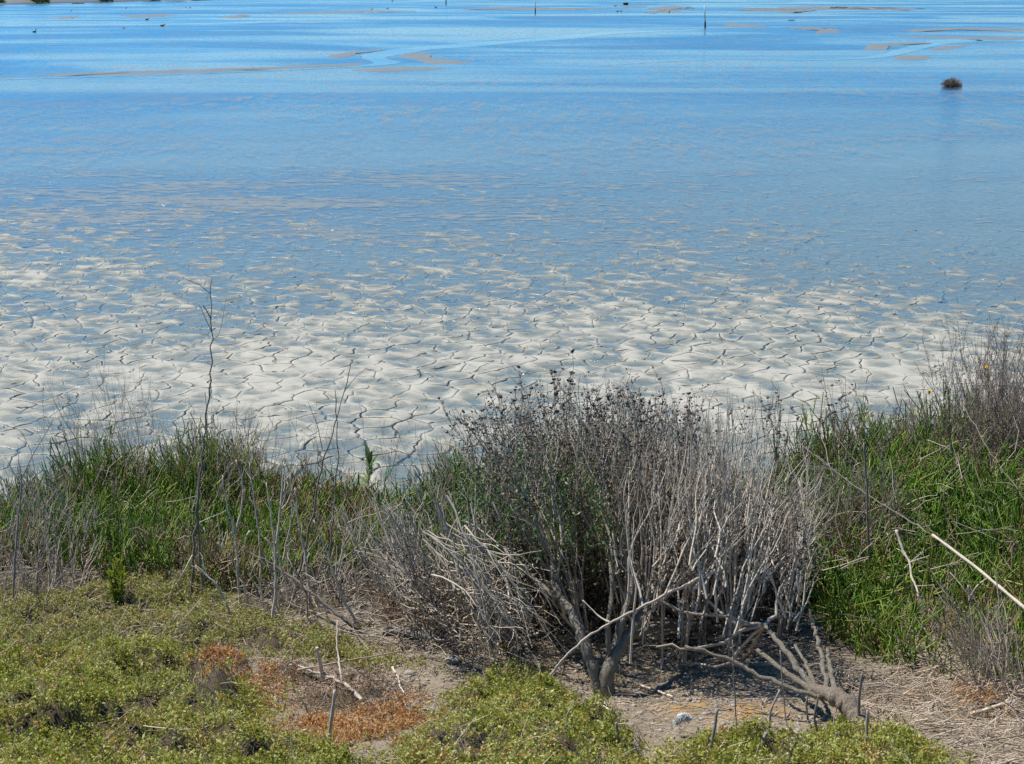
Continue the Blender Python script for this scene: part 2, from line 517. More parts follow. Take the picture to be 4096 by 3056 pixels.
# ------------------------------------------------------------------ plant materials
M_STEM = bark_mat('dead_grey_stem', (0.26, 0.215, 0.165), (0.66, 0.585, 0.48))
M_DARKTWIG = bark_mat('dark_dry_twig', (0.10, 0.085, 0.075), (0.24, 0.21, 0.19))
M_HAZE = bark_mat('fine_grey_twig', (0.19, 0.16, 0.135), (0.38, 0.335, 0.29))
M_TRUNK = bark_mat('shrub_bark', (0.19, 0.165, 0.12), (0.47, 0.42, 0.335), scale=90, fissure=True)
M_LOG = bark_mat('weathered_wood', (0.20, 0.155, 0.11), (0.48, 0.40, 0.315), scale=80, fissure=True)
M_STRAW = bark_mat('pale_straw', (0.36, 0.28, 0.20), (0.62, 0.53, 0.42))
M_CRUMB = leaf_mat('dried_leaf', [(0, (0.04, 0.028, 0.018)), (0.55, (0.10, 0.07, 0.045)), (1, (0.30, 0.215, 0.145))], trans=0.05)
M_SEED = leaf_mat('dried_flower_head', [(0, (0.055, 0.042, 0.034)), (1, (0.13, 0.10, 0.08))], trans=0)
M_PICKLE = leaf_mat('pickleweed_stem', [(0, (0.035, 0.085, 0.012)), (0.35, (0.13, 0.26, 0.03)), (0.65, (0.30, 0.45, 0.065)), (0.86, (0.52, 0.53, 0.14)), (0.92, (0.31, 0.18, 0.07)), (1, (0.52, 0.42, 0.28))], rough=0.42, trans=0.3, vary=0.6)
M_SALT = leaf_mat('saltbush_leaf', [(0, (0.15, 0.185, 0.02)), (0.35, (0.31, 0.33, 0.045)), (0.65, (0.47, 0.47, 0.12)), (0.85, (0.60, 0.60, 0.30)), (1, (0.54, 0.30, 0.08))], trans=0.3, vary=0.25)
M_SALTG = leaf_mat('grey_saltbush_leaf', [(0, (0.18, 0.20, 0.05)), (0.4, (0.35, 0.35, 0.11)), (0.75, (0.50, 0.48, 0.22)), (1, (0.54, 0.38, 0.16))], trans=0.35, vary=0.15)
M_RUST = leaf_mat('rust_dry_leaf', [(0, (0.30, 0.14, 0.055)), (0.5, (0.54, 0.29, 0.125)), (1, (0.70, 0.46, 0.25))], trans=0.3, vary=0.15)
M_BROWN = leaf_mat('brown_dry_leaf', [(0, (0.13, 0.065, 0.04)), (0.5, (0.28, 0.155, 0.10)), (1, (0.45, 0.30, 0.20))], trans=0.15)
M_GREEN = leaf_mat('broad_green_leaf', [(0, (0.06, 0.125, 0.03)), (0.6, (0.12, 0.20, 0.06)), (1, (0.28, 0.32, 0.17))], rough=0.4, trans=0.1)
M_LIME = leaf_mat('yellow_green_leaf', [(0, (0.12, 0.20, 0.015)), (0.7, (0.24, 0.33, 0.03)), (1, (0.42, 0.36, 0.06))], trans=0.3)
M_YELLOW = leaf_mat('yellow_petal', [(0, (0.75, 0.42, 0.01)), (1, (0.85, 0.55, 0.02))], trans=0.2, vary=0.1)
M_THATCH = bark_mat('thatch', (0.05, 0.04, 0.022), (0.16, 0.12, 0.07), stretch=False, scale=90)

# ------------------------------------------------------------------ plant shapes
def unit(v):
    return v / (np.linalg.norm(v, axis=-1, keepdims=True) + 1e-9)

def wob(B, T, K, amp=0.03, bow=None, r=None):
    """wavy lines from bases B to tips T"""
    r = r or R
    B = np.asarray(B, float); T = np.asarray(T, float)
    N = len(B); t = np.linspace(0, 1, K)
    L = np.linalg.norm(T - B, axis=1)[:, None, None]
    P = B[:, None] + (T - B)[:, None] * t[None, :, None]
    for f, a in ((1.3, 1.0), (2.9, 0.5), (6.1, 0.25)):
        ph = r.uniform(0, 6.28, (N, 1, 3)); dv = r.normal(size=(N, 1, 3)) * a * amp
        P = P + dv * L * (np.sin(t[None, :, None] * f * math.pi + ph) - np.sin(ph)) * np.minimum(1, t * 3)[None, :, None]
    if bow is not None:
        P = P + np.asarray(bow)[..., None, :] * np.sin(t * math.pi)[None, :, None]
    return P

def taper(N, K, r0, r1, r=None):
    t = np.linspace(0, 1, K)[None]
    r0 = np.broadcast_to(np.asarray(r0, float), (N,))[:, None]; r1 = np.broadcast_to(np.asarray(r1, float), (N,))[:, None]
    return r0 + (r1 - r0) * t

def side(P, n, l0, l1, spread=0.7, lo=0.25, hi=1.0, K=4, up=0.25, amp=0.04):
    """n twigs that leave the lines P"""
    N, Q = P.shape[:2]
    i = R.randint(0, N, n); t = R.uniform(lo, hi, n) * (Q - 1.001)
    k = t.astype(int); f = (t - k)[:, None]
    b = P[i, k] * (1 - f) + P[i, np.minimum(k + 1, Q - 1)] * f
    tg = unit(P[i, np.minimum(k + 1, Q - 1)] - P[i, k])
    d = unit(tg + R.normal(size=(n, 3)) * spread + np.array((0, 0, up)))
    return wob(b, b + d * R.uniform(l0, l1, n)[:, None], K, amp), i

def rndvec(n):
    return unit(R.normal(size=(n, 3)))

def scatter_on(P, n, lo=0.3, hi=1.0, jit=0.004):
    N, Q = P.shape[:2]
    i = R.randint(0, N, n); t = R.uniform(lo, hi, n) * (Q - 1.001)
    k = t.astype(int); f = (t - k)[:, None]
    return P[i, k] * (1 - f) + P[i, k + 1] * f + R.normal(size=(n, 3)) * jit

def inpoly(x, y, poly):
    c = np.zeros(len(x), bool)
    n = len(poly)
    for i in range(n):
        x1, y1 = poly[i]; x2, y2 = poly[(i + 1) % n]
        cr = ((y1 > y) != (y2 > y)) & (x < (x2 - x1) * (y - y1) / (y2 - y1 + 1e-12) + x1)
        c ^= cr
    return c

def px_poly(pts, h=0.0):
    return np.array([on_ground(u, v, h)[:2] for u, v in pts])

def sample_poly(poly, n, edge=0.06, s=0):
    lo, hi = poly.min(0) - 0.1, poly.max(0) + 0.1
    x = R.uniform(lo[0], hi[0], n * 4); y = R.uniform(lo[1], hi[1], n * 4)
    m = inpoly(x + edge * 2 * (fbm(x * 5, y * 5, 200 + s) - 0.5), y + edge * 2 * (fbm(x * 5, y * 5, 230 + s) - 0.5), poly)
    x, y = x[m][:n], y[m][:n]
    return x, y

def edge_dist(x, y, poly):
    d = np.full(len(x), 9.0)
    for i in range(len(poly)):
        a, b = poly[i], poly[(i + 1) % len(poly)]
        ab = b - a; t = np.clip(((x - a[0]) * ab[0] + (y - a[1]) * ab[1]) / (ab @ ab + 1e-9), 0, 1)
        d = np.minimum(d, np.hypot(x - a[0] - t * ab[0], y - a[1] - t * ab[1]))
    return d

# ---- pickleweed: jointed upright green stems
def pickle(mb, x, y, h, lean=0.32, r0=0.0036, dry=0.18, droop=0.0):
    kp = R.uniform(size=len(x)) < 0.15 + sstep(0.36, 0.5, fbm(x * 5, y * 5, 377, 2)); x, y, h = x[kp], y[kp], h[kp]
    n = len(x)
    h = h * (0.55 + 0.9 * fbm(x * 4.5, y * 4.5, 345, 2))
    b = np.stack([x, y, ground(x, y) - 0.01], -1)
    d = unit(R.normal(size=(n, 3)) * np.array((lean, lean, 0.05)) + np.array((0.02, 0, 1)))
    T = b + d * h[:, None]
    P = wob(b, T, 6, 0.05)
    P[:, -1] += R.normal(size=(n, 3)) * 0.02 * (1 + droop * 3) - np.array((0, 0, 0.05 * droop)) * R.uniform(0, 1, (n, 1))
    # clump-wide hue drift plus single brown stems
    hue = 0.42 * fbm(x * 2.1, y * 2.1, 311) + R.uniform(0, 0.6, n) - 0.05
    hue = np.clip(hue, 0, 0.88); dd = R.uniform(size=n) < dry * (0.3 + 3 * sstep(0.45, 0.7, fbm(x * 3, y * 3, 333))); hue[dd] = R.uniform(0.9, 1.0, dd.sum())
    rad = taper(n, 6, r0, r0 * 0.75) * R.uniform(0.7, 1.3, (n, 1))
    mb.tubes(P, rad, 3, hue)
    S, i = side(P, int(n * 1.7), 0.05, 0.13, 0.5, 0.35, 0.95, 4, 0.7)
    mb.tubes(S, taper(len(S), 4, r0 * 0.85, r0 * 0.65), 3, np.clip(hue[i] + R.uniform(-0.05, 0.15, len(i)), 0, 1))
    return P

# ---- saltbush: mats of small leaves over a twiggy mound
def salt_height(x, y, poly, hmax, s):
    d = edge_dist(x, y, poly)
    lump = 0.6 * fbm(x * 3.1, y * 3.1, 400 + s, 2) + 0.95 * np.abs(fbm(x * 7.0, y * 7.0, 410 + s, 2) - 0.5) * 2 + 0.2 * (fbm(x * 17, y * 17, 415 + s, 1) - .5)
    return hmax * sstep(-0.02, 0.22, d) * (0.05 + 1.4 * lump)

def salt_mat(name, pts, hmax, dens, mat, label, s, leaf=0.0098, kind=None, depth=0.05, cat='plant', poly=None, holes=()):
    poly = px_poly(pts, hmax * 0.4) if poly is None else poly
    a = 0.5 * abs(np.sum(poly[:, 0] * np.roll(poly[:, 1], -1) - poly[:, 1] * np.roll(poly[:, 0], -1)))
    # shoots, each a little whorl of leaves
    n = int(a * dens / 11)
    x, y = sample_poly(poly, n, 0.20, s)
    keep = R.uniform(size=len(x)) < sstep(0.28, 0.46, fbm(x * 9, y * 9, 450 + s, 2)) * sstep(-0.10, 0.10, edge_dist(x, y, poly) * np.where(inpoly(x, y, poly), 1, -1)) + 0.04
    for h_ in holes: keep &= ~inpoly(x + 0.1 * (fbm(x * 7, y * 7, 77) - .5), y + 0.1 * (fbm(x * 7, y * 7, 78) - .5), px_poly(h_, hmax * 0.4))
    x, y = x[keep], y[keep]
    m_ = poly.mean(0); hx, hy = sample_poly(m_ + (poly - m_) * 1.10 + 0.0, int(n * 0.07), 0.3, s + 50)      # stray runners around it
    x, y = np.concatenate([x, hx]), np.concatenate([y, hy]); n = len(x)
    z = ground(x, y) + np.maximum(0.0, salt_height(x, y, poly, hmax, s)) + np.abs(R.normal(size=n)) * 0.017 - 0.008
    S = np.stack([x, y, z], -1)
    ax = unit(R.normal(size=(n, 3)) * 0.45 + np.array((0, 0, 1)))
    m = 11
    f = R.uniform(0, 1, (n, m))
    P = (S[:, None] - ax[:, None] * (f * 0.030)[..., None]).reshape(-1, 3) + R.normal(size=(n * m, 3)) * 0.004
    D = unit(np.repeat(ax, m, 0) * 0.5 + rndvec(n * m)); N = unit(np.cross(D, rndvec(n * m)) + np.array((0, 0, 0.25)))
    mb = MB()
    tone = 0.40 * R.uniform(0, 1, n) + 0.8 * fbm(x * 4.3, y * 4.3, 480 + s) - 0.15
    rn = np.clip(np.repeat(tone, m) + R.normal(size=n * m) * 0.12 + (1 - f.ravel()) * 0.12, 0, 1)
    rn = np.where(np.repeat(R.uniform(size=n) < 0.10 * (0.3 + 2 * sstep(.45, .7, fbm(x * 6, y * 6, 490 + s))), m), R.uniform(0.9, 1, n * m), rn)
    big = np.repeat(R.uniform(0.6, 1.15, n) + 0.55 * (R.uniform(size=n) < 0.2), m)
    mb.leaves(P, D, N, leaf * big * R.uniform(0.7, 1.3, n * m), leaf * 0.6 * big * R.uniform(0.7, 1.2, n * m), rn, 0.06)
    o0 = on_ground(*np.mean(pts, 0)) if poly is None else np.array((*poly.mean(0), float(ground(*poly.mean(0)))))
    root = empty(name, o0, label, cat)
    f = mb.build('leaves', mat, root); tag(f, kind='stuff')
    # twigs and the dark thatch under them
    nt = int(a * 1500)
    tx, ty = sample_poly(poly, nt, 0.05, s)
    nt = len(tx)
    tz = ground(tx, ty) + np.maximum(0, salt_height(tx, ty, poly, hmax, s))
    T = np.stack([tx, ty, tz + R.uniform(-0.03, 0.012, nt)], -1)
    B = np.stack([tx + R.normal(size=nt) * 0.05, ty + R.normal(size=nt) * 0.05, tz - R.uniform(0.05, 0.12, nt)], -1)
    tw = MB(); tw.tubes(wob(B, T, 4, 0.06), taper(nt, 4, 0.0014, 0.0008), 3, R.uniform(0, 1, nt))
    tag(tw.build('twigs', M_DARKTWIG, root), kind='stuff')
    j = R.permutation(nt)[:nt // 6]; nj = len(j)                 # bleached runners and dead tips poking out
    Tj = T[j] + np.stack([R.normal(size=nj) * .035, R.normal(size=nj) * .03, R.uniform(0.0, 0.045, nj)], -1)
    tw = MB(); tw.tubes(wob(B[j] + (0, 0, .03), Tj, 5, 0.06), taper(nj, 5, 0.0017, 0.0009), 3, R.uniform(0, 1, nj)); tag(tw.build('dead_tips', M_STRAW, root), kind='stuff')
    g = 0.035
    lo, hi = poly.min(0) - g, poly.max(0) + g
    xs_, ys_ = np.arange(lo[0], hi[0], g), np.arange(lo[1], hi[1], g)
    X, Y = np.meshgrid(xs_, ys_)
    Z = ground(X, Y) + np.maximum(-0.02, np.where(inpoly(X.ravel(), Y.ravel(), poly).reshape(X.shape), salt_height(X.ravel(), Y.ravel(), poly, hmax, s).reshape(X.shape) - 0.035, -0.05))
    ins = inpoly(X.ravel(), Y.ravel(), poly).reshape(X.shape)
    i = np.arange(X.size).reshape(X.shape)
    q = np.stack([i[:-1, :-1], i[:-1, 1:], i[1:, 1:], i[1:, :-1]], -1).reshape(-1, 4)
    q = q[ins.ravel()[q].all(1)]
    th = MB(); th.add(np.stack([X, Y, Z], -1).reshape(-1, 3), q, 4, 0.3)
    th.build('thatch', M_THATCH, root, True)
    return root

def poly_branch(pts, r0, r1, mat, name, parent=None, K=None, sides=7, amp=0.004, rnd=0.5):
    """a limb through world points with a smooth, slightly knotty course"""
    pts = np.asarray(pts, float)
    K = K or max(6, len(pts) * 5)
    s = np.concatenate([[0], np.cumsum(np.linalg.norm(np.diff(pts, axis=0), axis=1))]); s /= s[-1]
    t = np.linspace(0, 1, K)
    P = np.stack([np.interp(t, s, pts[:, k]) for k in range(3)], -1)
    for _ in range(2):
        P[1:-1] = 0.25 * P[:-2] + 0.5 * P[1:-1] + 0.25 * P[2:]
    L = np.linalg.norm(pts[-1] - pts[0])
    P[1:-1] += R.normal(size=(K - 2, 3)) * amp * L * 0.35
    rad = (r0 + (r1 - r0) * t) * (1 + 0.10 * R.normal(size=K))
    mb = MB(); mb.tubes(P[None], rad[None], sides, rnd, cap=True)
    o = mb.build(name, mat, parent, True, None if parent is not None else P[0])
    return o, P

def W(pts):
    """points given as (u, v, Y)"""
    return np.array([at(*p) for p in pts])

def gW(u, v, rest=()):
    """a base on the ground and further (u, v, dY) points measured from the base's distance"""
    b = on_ground(u, v)
    return np.array([b] + [at(a, c, b[1] + d) for a, c, d in rest])
# ------------------------------------------------------------------ low saltbush on the near bank
salt_mat('saltbush_mat', [(-500, 2590), (0, 2580), (300, 2560), (700, 2550), (950, 2620), (1090, 2680), (1100, 2800), (1130, 2880), (1300, 2940), (1480, 2990), (1560, 3350), (-1300, 3350), (-1300, 2600)],
         0.10, 62000, M_SALT, 'big olive-green saltbush mat filling the lower left corner', 1, holes=([(720, 2690), (760, 2610), (880, 2570), (1010, 2590), (1090, 2640), (1050, 2730), (920, 2790), (770, 2770)],))
salt_mat('saltbush_mat', [(-400, 2360), (150, 2350), (400, 2330), (560, 2290), (800, 2240), (930, 2290), (1020, 2420), (1320, 2500), (1520, 2550), (1500, 2650), (1150, 2640), (900, 2630), (650, 2630), (300, 2660), (0, 2680), (-400, 2700)],
         0.06, 52000, M_SALTG, 'thin grey-green saltbush carpet below the dead stalks at left', 2)
salt_mat('saltbush_mound', [(1700, 2820), (1770, 2730), (1900, 2670), (1980, 2620), (2110, 2620), (2200, 2680), (2300, 2760), (2380, 2780), (2430, 2870), (2560, 2900), (2620, 2950), (2680, 3056), (2720, 3350), (1560, 3350), (1480, 3020), (1560, 2950), (1680, 2900)],
         0.10, 62000, M_SALT, 'rounded yellow-green saltbush mound in front of the forked trunk', 3)
salt_mat('saltbush_mat', [(2650, 2960), (2850, 2930), (3100, 2930), (3300, 2890), (3480, 2850), (3650, 2900), (3800, 2970), (3900, 3060), (4100, 3100), (5200, 3080), (5200, 3500), (2720, 3400)],
         0.07, 62000, M_SALT, 'pale green saltbush strip along the bottom edge below the driftwood log', 4)
# dried patches
salt_mat('dried_saltbush', [(700, 2700), (740, 2610), (880, 2570), (1010, 2590), (1100, 2640), (1060, 2740), (920, 2810), (750, 2790)], 0.10, 95000, M_RUST, 'rust-orange dried saltbush patch on the left mat', 5)
salt_mat('dried_saltbush', [(1060, 2830), (1180, 2810), (1350, 2850), (1500, 2790), (1680, 2760), (1760, 2840), (1620, 2930), (1460, 3010), (1300, 2980), (1150, 2930)], 0.05, 70000, M_RUST, 'rust-orange dried saltbush band below the crossed sticks', 6)
salt_mat('dried_saltbush', [(1640, 2930), (1760, 2900), (1860, 2930), (1850, 3000), (1720, 3010)], 0.08, 30000, M_RUST, 'small rust patch at the foot of the saltbush mound', 7)
salt_mat('dried_saltbush', [(1420, 2380), (1560, 2360), (1690, 2400), (1700, 2500), (1600, 2540), (1450, 2520)], 0.06, 40000, M_BROWN, 'brown dried bush beside the dark fallen bough', 8, leaf=0.007)
salt_mat('dried_saltbush', [(1010, 2660), (1200, 2610), (1480, 2650), (1680, 2740), (1720, 2840), (1520, 2870), (1300, 2890), (1090, 2860)], 0.05, 22000, M_BROWN, 'dark brown dead saltbush under the crossed sticks', 9, leaf=0.007)
salt_mat('dried_saltbush', [(1140, 2560), (1400, 2530), (1600, 2570), (1660, 2640), (1500, 2680), (1250, 2650)], 0.06, 38000, M_SALTG, 'low yellowish saltbush tuft between the stalks and the bare soil', 10)
salt_mat('dried_saltbush', [(520, 2540), (650, 2520), (840, 2520), (860, 2590), (700, 2620), (560, 2590)], 0.035, 26000, M_BROWN, 'flat brown withered patch at the edge of the left mat', 11, leaf=0.007)
salt_mat('dried_saltbush', [(3650, 2780), (3800, 2720), (4000, 2720), (4150, 2790), (4100, 2870), (3850, 2870)], 0.06, 34000, M_RUST, 'rust-brown dry plant among the straw at lower right', 12, leaf=0.007)

# ------------------------------------------------------------------ pickleweed beds
def bed(name, poly, n, hfun, label, s, **kw):
    poly = np.array(poly)
    x, y = sample_poly(poly, n, 0.12, s)
    mb = MB(); pickle(mb, x, y, hfun(x, y) * R.uniform(0.65, 1.15, len(x)), **kw)
    o = mb.build(name, M_PICKLE, None, False, (float(poly[:, 0].mean()), float(poly[:, 1].mean()), 0.2))
    return tag(o, label, 'pickleweed', kind='stuff')

LB = [(-4.2, 7.0), (-3.0, 6.9), (-2.2, 7.2), (-1.6, 6.9), (-1.1, 6.7), (-0.5, 7.1), (0.2, 7.2), (0.6, 7.6), (0.6, 8.8), (-0.4, 8.9), (-1.4, 9.2), (-2.4, 9.0), (-4.2, 8.8)]
bed('pickleweed_bed', LB, 8500, lambda x, y: 0.13 + 0.13 * fbm(x * 1.7, y * 1.7, 501) + 0.04 * sstep(8.0, 8.8, y), 'bright green pickleweed bed along the shore at left', 21)
RB = [(1.25, 6.3), (1.4, 5.75), (1.6, 5.4), (2.1, 5.4), (2.6, 5.45), (3.6, 5.6), (5.4, 6.0), (5.4, 10.9), (3.4, 10.3), (2.5, 9.9), (1.9, 9.4), (1.45, 9.0), (1.2, 8.6), (1.1, 7.6)]
bed('pickleweed_bed', RB, 20500, lambda x, y: (0.17 + 0.16 * fbm(x * 1.5, y * 1.5, 521)) * np.interp(y, [5.5, 6.3, 7], [0.55, 0.8, 1]), 'wide green pickleweed bed covering the right side of the bank', 22, droop=0.6)
CB = [(0.3, 7.6), (1.4, 7.6), (1.5, 8.9), (0.3, 8.8)]
bed('pickleweed_bed', CB, 1500, lambda x, y: 0.22 + 0 * x, 'pickleweed showing green through the dead shrub in the middle', 23)

def clump(u, v, rx, ry, n, h, label, s, **kw):
    c = at_z(u, v, 0.06)
    a = R.uniform(0, 6.28, n); q = np.sqrt(R.uniform(0, 1, n))
    x, y = c[0] + rx * q * np.cos(a), c[1] + ry * q * np.sin(a)
    root = empty('pickleweed_clump', (c[0], c[1], float(ground(c[0], c[1]))), label, 'pickleweed')
    mb = MB(); P = pickle(mb, x, y, h * (1 - 0.45 * q ** 2) * R.uniform(0.6, 1.15, n), lean=0.26, **kw)
    tag(mb.build('green_stems', M_PICKLE, root), kind='stuff')
    k = int(n * 0.22)
    b = np.stack([x[:k], y[:k], ground(x[:k], y[:k])], -1)
    T = b + unit(np.stack([R.normal(size=k) * 0.25 + 0.1, R.normal(size=k) * 0.2, np.ones(k)], -1)) * (h * R.uniform(0.5, 1.15, k))[:, None]
    dm = MB(); Q = wob(b, T, 6, 0.05); dm.tubes(Q, taper(k, 6, 0.0028, 0.0014), 3, R.uniform(0, 0.8, k))
    S, _ = side(Q, k * 3, 0.03, 0.10, 0.8); dm.tubes(S, taper(len(S), 4, 0.0014, 0.0008), 3, R.uniform(0, 0.7, len(S)))
    tag(dm.build('dry_stems', M_STEM, root), kind='stuff')
    return root
clump(380, 2050, 0.42, 0.32, 750, 0.44, 'tall pickleweed clump at left under a haze of grey twigs', 1)
clump(870, 2040, 0.34, 0.30, 800, 0.50, 'tallest dark pickleweed clump at left, just behind the bare sapling', 2)
clump(1850, 2050, 0.30, 0.28, 520, 0.46, 'yellowish pickleweed clump at the left flank of the dead shrub', 3)
clump(2330, 2010, 0.34, 0.28, 520, 0.58, 'green pickleweed clump rising behind the middle of the dead shrub', 5)
clump(3330, 2020, 0.40, 0.30, 700, 0.46, 'pickleweed clump at the right end of the dead shrubs', 4)
clump(3750, 1940, 0.50, 0.34, 800, 0.44, 'arching pickleweed clump near the yellow flowers', 6)

# ------------------------------------------------------------------ the dead shrubs
def crumbs(mb, P, n, lo=0.3, hi=1.0, size=0.009, jit=0.006):
    q = scatter_on(P, n, lo, hi, jit)
    D = rndvec(n)
    mb.leaves(q, D, np.cross(D, rndvec(n)), size * R.uniform(0.4, 1.4, n), size * 0.6 * R.uniform(0.5, 1.3, n), R.uniform(0, 1, n), 0.1)

def seed_mesh():
    mb = MB()
    t = np.array([(-0.9, 0.18), (-0.55, 0.75), (-0.1, 1.0), (0.25, 0.85), (0.42, 0.45), (0.45, 0.0)])
    n = 7; an = np.arange(n) * 2 * math.pi / n
    V = np.concatenate([np.column_stack([r * np.cos(an), r * np.sin(an), np.full(n, z * 0.8)]) for z, r in t])
    idx = np.arange(len(t) * n).reshape(-1, n); a, b = idx[:-1], idx[1:]
    mb.add(V, np.stack([a, np.roll(a, -1, 1), np.roll(b, -1, 1), b], -1).reshape(-1, 4), 4, 0.5)
    me = mesh_from('seed_head', np.concatenate(mb.V) * 0.0085, np.concatenate(mb.F), np.concatenate(mb.S), {'rnd': np.full(len(V), 0.5)}, True)
    me.materials.append(M_SEED)
    return me
SEED = seed_mesh()
def seed_heads(parent, tips, s0=0.7, s1=1.35):
    for p in tips:
        o = bpy.data.objects.new('seed_head', SEED); COL.objects.link(o); o.parent = parent
        o.location = Vector(p) - parent.location
        s = R.uniform(s0, s1); o.scale = (s, s, s * R.uniform(0.7, 1.0)); o.rotation_euler = (R.normal() * 0.35, R.normal() * 0.35, R.uniform(0, 6))

def shrub_stems(n, ub, vb, Yb, ut, vt, K=10, amp=0.030, jit=(120, 70), dY=(-0.15, 0.5), bspread=105, clusters=0, anchors=None, mb=None):
    """n stems: bases and tips picked along two guide lines (pixel columns/rows at a distance), all in world space"""
    t = R.uniform(0, 1, n)
    Y = R.uniform(*Yb, n)
    if clusters:                       # stems fan out of a few forks, each fork borne on a limb from the trunk
        ct, cy, cv, cu = R.uniform(0, 1, clusters), R.uniform(*Yb, clusters), R.normal(size=clusters) * bspread, R.normal(size=clusters) * jit[0] * 0.5
        c = R.randint(0, clusters, n)
        node = np.array([at(np.interp(a, ub[0], ub[1]) + d, np.interp(a, vb[0], vb[1]) + b, yy) for a, b, yy, d in zip(ct, cv, cy, cu)])
        node[:, 2] = np.maximum(node[:, 2], ground(node[:, 0], node[:, 1]) + 0.01)
        tt = np.clip(ct[c] + R.normal(size=n) * 0.035, 0, 1)
        T = np.array([at(np.interp(q, ut[0], ut[1]) + R.normal() * jit[0] * 0.75, np.interp(q, vt[0], vt[1]) + abs(R.normal()) * jit[1] * 2.2 - jit[1] * 0.4, yy + R.uniform(*dY)) for q, yy in zip(tt, cy[c])])
        d = unit(T - node[c])
        P = wob(node[c] + d * R.uniform(-0.01, 0.10, n)[:, None] * np.array((1, 1, .6)) + R.normal(size=(n, 3)) * 0.006, T, K, amp)
        if anchors is not None:
            an = np.asarray(anchors); near = np.argmin(np.linalg.norm(node[:, None] - an[None], axis=2), 1)
            mb.tubes(wob(an[near], node, 9, 0.05, bow=np.tile((0, 0, -0.03), (clusters, 1))), taper(clusters, 9, R.uniform(.0045, .008, clusters), R.uniform(.003, .0048, clusters)), 6, R.uniform(0.2, 0.8, clusters))
        return P
    b = np.array([at(np.interp(q, ub[0], ub[1]) + R.normal() * jit[0] * 0.5, np.interp(q, vb[0], vb[1]) + bspread * R.normal(), yy) for q, yy in zip(t, Y)])
    b[:, 2] = np.maximum(b[:, 2], ground(b[:, 0], b[:, 1]) + 0.0)
    T = np.array([at(np.interp(q, ut[0], ut[1]) + R.normal() * jit[0], np.interp(q, vt[0], vt[1]) + abs(R.normal()) * jit[1] * 2.2 - jit[1] * 0.4, yy + R.uniform(*dY)) for q, yy in zip(t, Y)])
    return wob(b, T, K, amp)

# ---- middle shrub with the forked trunk
b0 = on_ground(2415, 2785)
Yt = b0[1]
shrub = empty('dead_shrub', b0, 'big grey dead shrub with a forked trunk and dark seed heads in the middle', 'shrub')
def limb(pts, r0, r1, parent, name='branch', mat=M_TRUNK, sides=9, **kw):
    return poly_branch(W(pts), r0, r1, mat, name, parent, sides=sides, **kw)
tr1, _ = limb([(2405, 2800, Yt), (2375, 2690, Yt + .02), (2330, 2560, Yt + .08), (2285, 2440, Yt + .18), (2235, 2395, Yt + .25)], 0.022, 0.016, shrub, 'trunk', amp=0.02)
limb([(2240, 2400, Yt + .24), (2215, 2320, Yt + .3), (2210, 2200, Yt + .4), (2160, 2050, Yt + .5)], 0.016, 0.007, tr1)
limb([(2240, 2398, Yt + .25), (2150, 2330, Yt + .4), (2050, 2210, Yt + .5)], 0.012, 0.006, tr1)
tr2, _ = limb([(2418, 2800, Yt), (2425, 2700, Yt + .01), (2465, 2610, Yt + .05), (2540, 2500, Yt + .14)], 0.031, 0.019, shrub, 'trunk', amp=0.02)
limb([(2540, 2505, Yt + .14), (2585, 2400, Yt + .22), (2640, 2290, Yt + .33), (2670, 2180, Yt + .42)], 0.019, 0.009, tr2)
limb([(2455, 2630, Yt + .05), (2480, 2500, Yt + .10), (2530, 2360, Yt + .2), (2520, 2200, Yt + .3)], 0.016, 0.008, tr2)
limb([(2435, 2620, Yt + .04), (2430, 2500, Yt + .06), (2450, 2370, Yt + .16), (2440, 2250, Yt + .25)], 0.011, 0.006, tr2)
limb([(2500, 2550, Yt + .1), (2650, 2505, Yt + .3), (2800, 2500, Yt + .55), (2950, 2525, Yt + .75), (3060, 2500, Yt + .9)], 0.015, 0.009, tr2)
limb([(2560, 2480, Yt + .15), (2680, 2370, Yt + .3), (2790, 2250, Yt + .4), (2860, 2170, Yt + .5)], 0.010, 0.005, tr2, mat=M_STEM)

st = MB(); lf = MB(); gl = MB()
A = shrub_stems(300, ((0, 1), (2130, 2760)), ((0, .5, 1), (2330, 2360, 2400)), (Yt + .2, Yt + 1.3), ((0, 1), (1900, 2830)), ((0, .2, .4, .6, .8, 1), (1790, 1660, 1600, 1640, 1660, 1740)), jit=(120, 110), clusters=34, mb=st, anchors=W([(2235, 2395, Yt + .25), (2215, 2320, Yt + .3), (2540, 2500, Yt + .14), (2640, 2290, Yt + .33), (2530, 2360, Yt + .2), (2440, 2250, Yt + .25), (2650, 2505, Yt + .3), (2800, 2500, Yt + .55)]))
st.tubes(A, taper(len(A), 10, 0.0020 + 0.0042 * R.uniform(0, 1, len(A)) ** 1.7, 0.0012), 4, R.uniform(0, 1, len(A)))
S1, _ = side(A, 1500, 0.05, 0.20, 0.45, 0.35, 0.98, 5, 0.5)
st.tubes(S1, taper(len(S1), 5, 0.0018, 0.0009), 3, R.uniform(0, 1, len(S1)))
S2, _ = side(S1, 1500, 0.02, 0.07, 0.8, 0.3, 1, 3, 0.2)
st.tubes(S2, taper(len(S2), 3, 0.0011, 0.0007), 3, R.uniform(0, 0.6, len(S2)))
crumbs(lf, A, 24000, 0.10, 1.0, 0.013, 0.016); crumbs(lf, S1, 15000, 0.1, 1.0, 0.011, 0.009)
tag(st.build('dead_stems', M_STEM, shrub), kind='stuff')
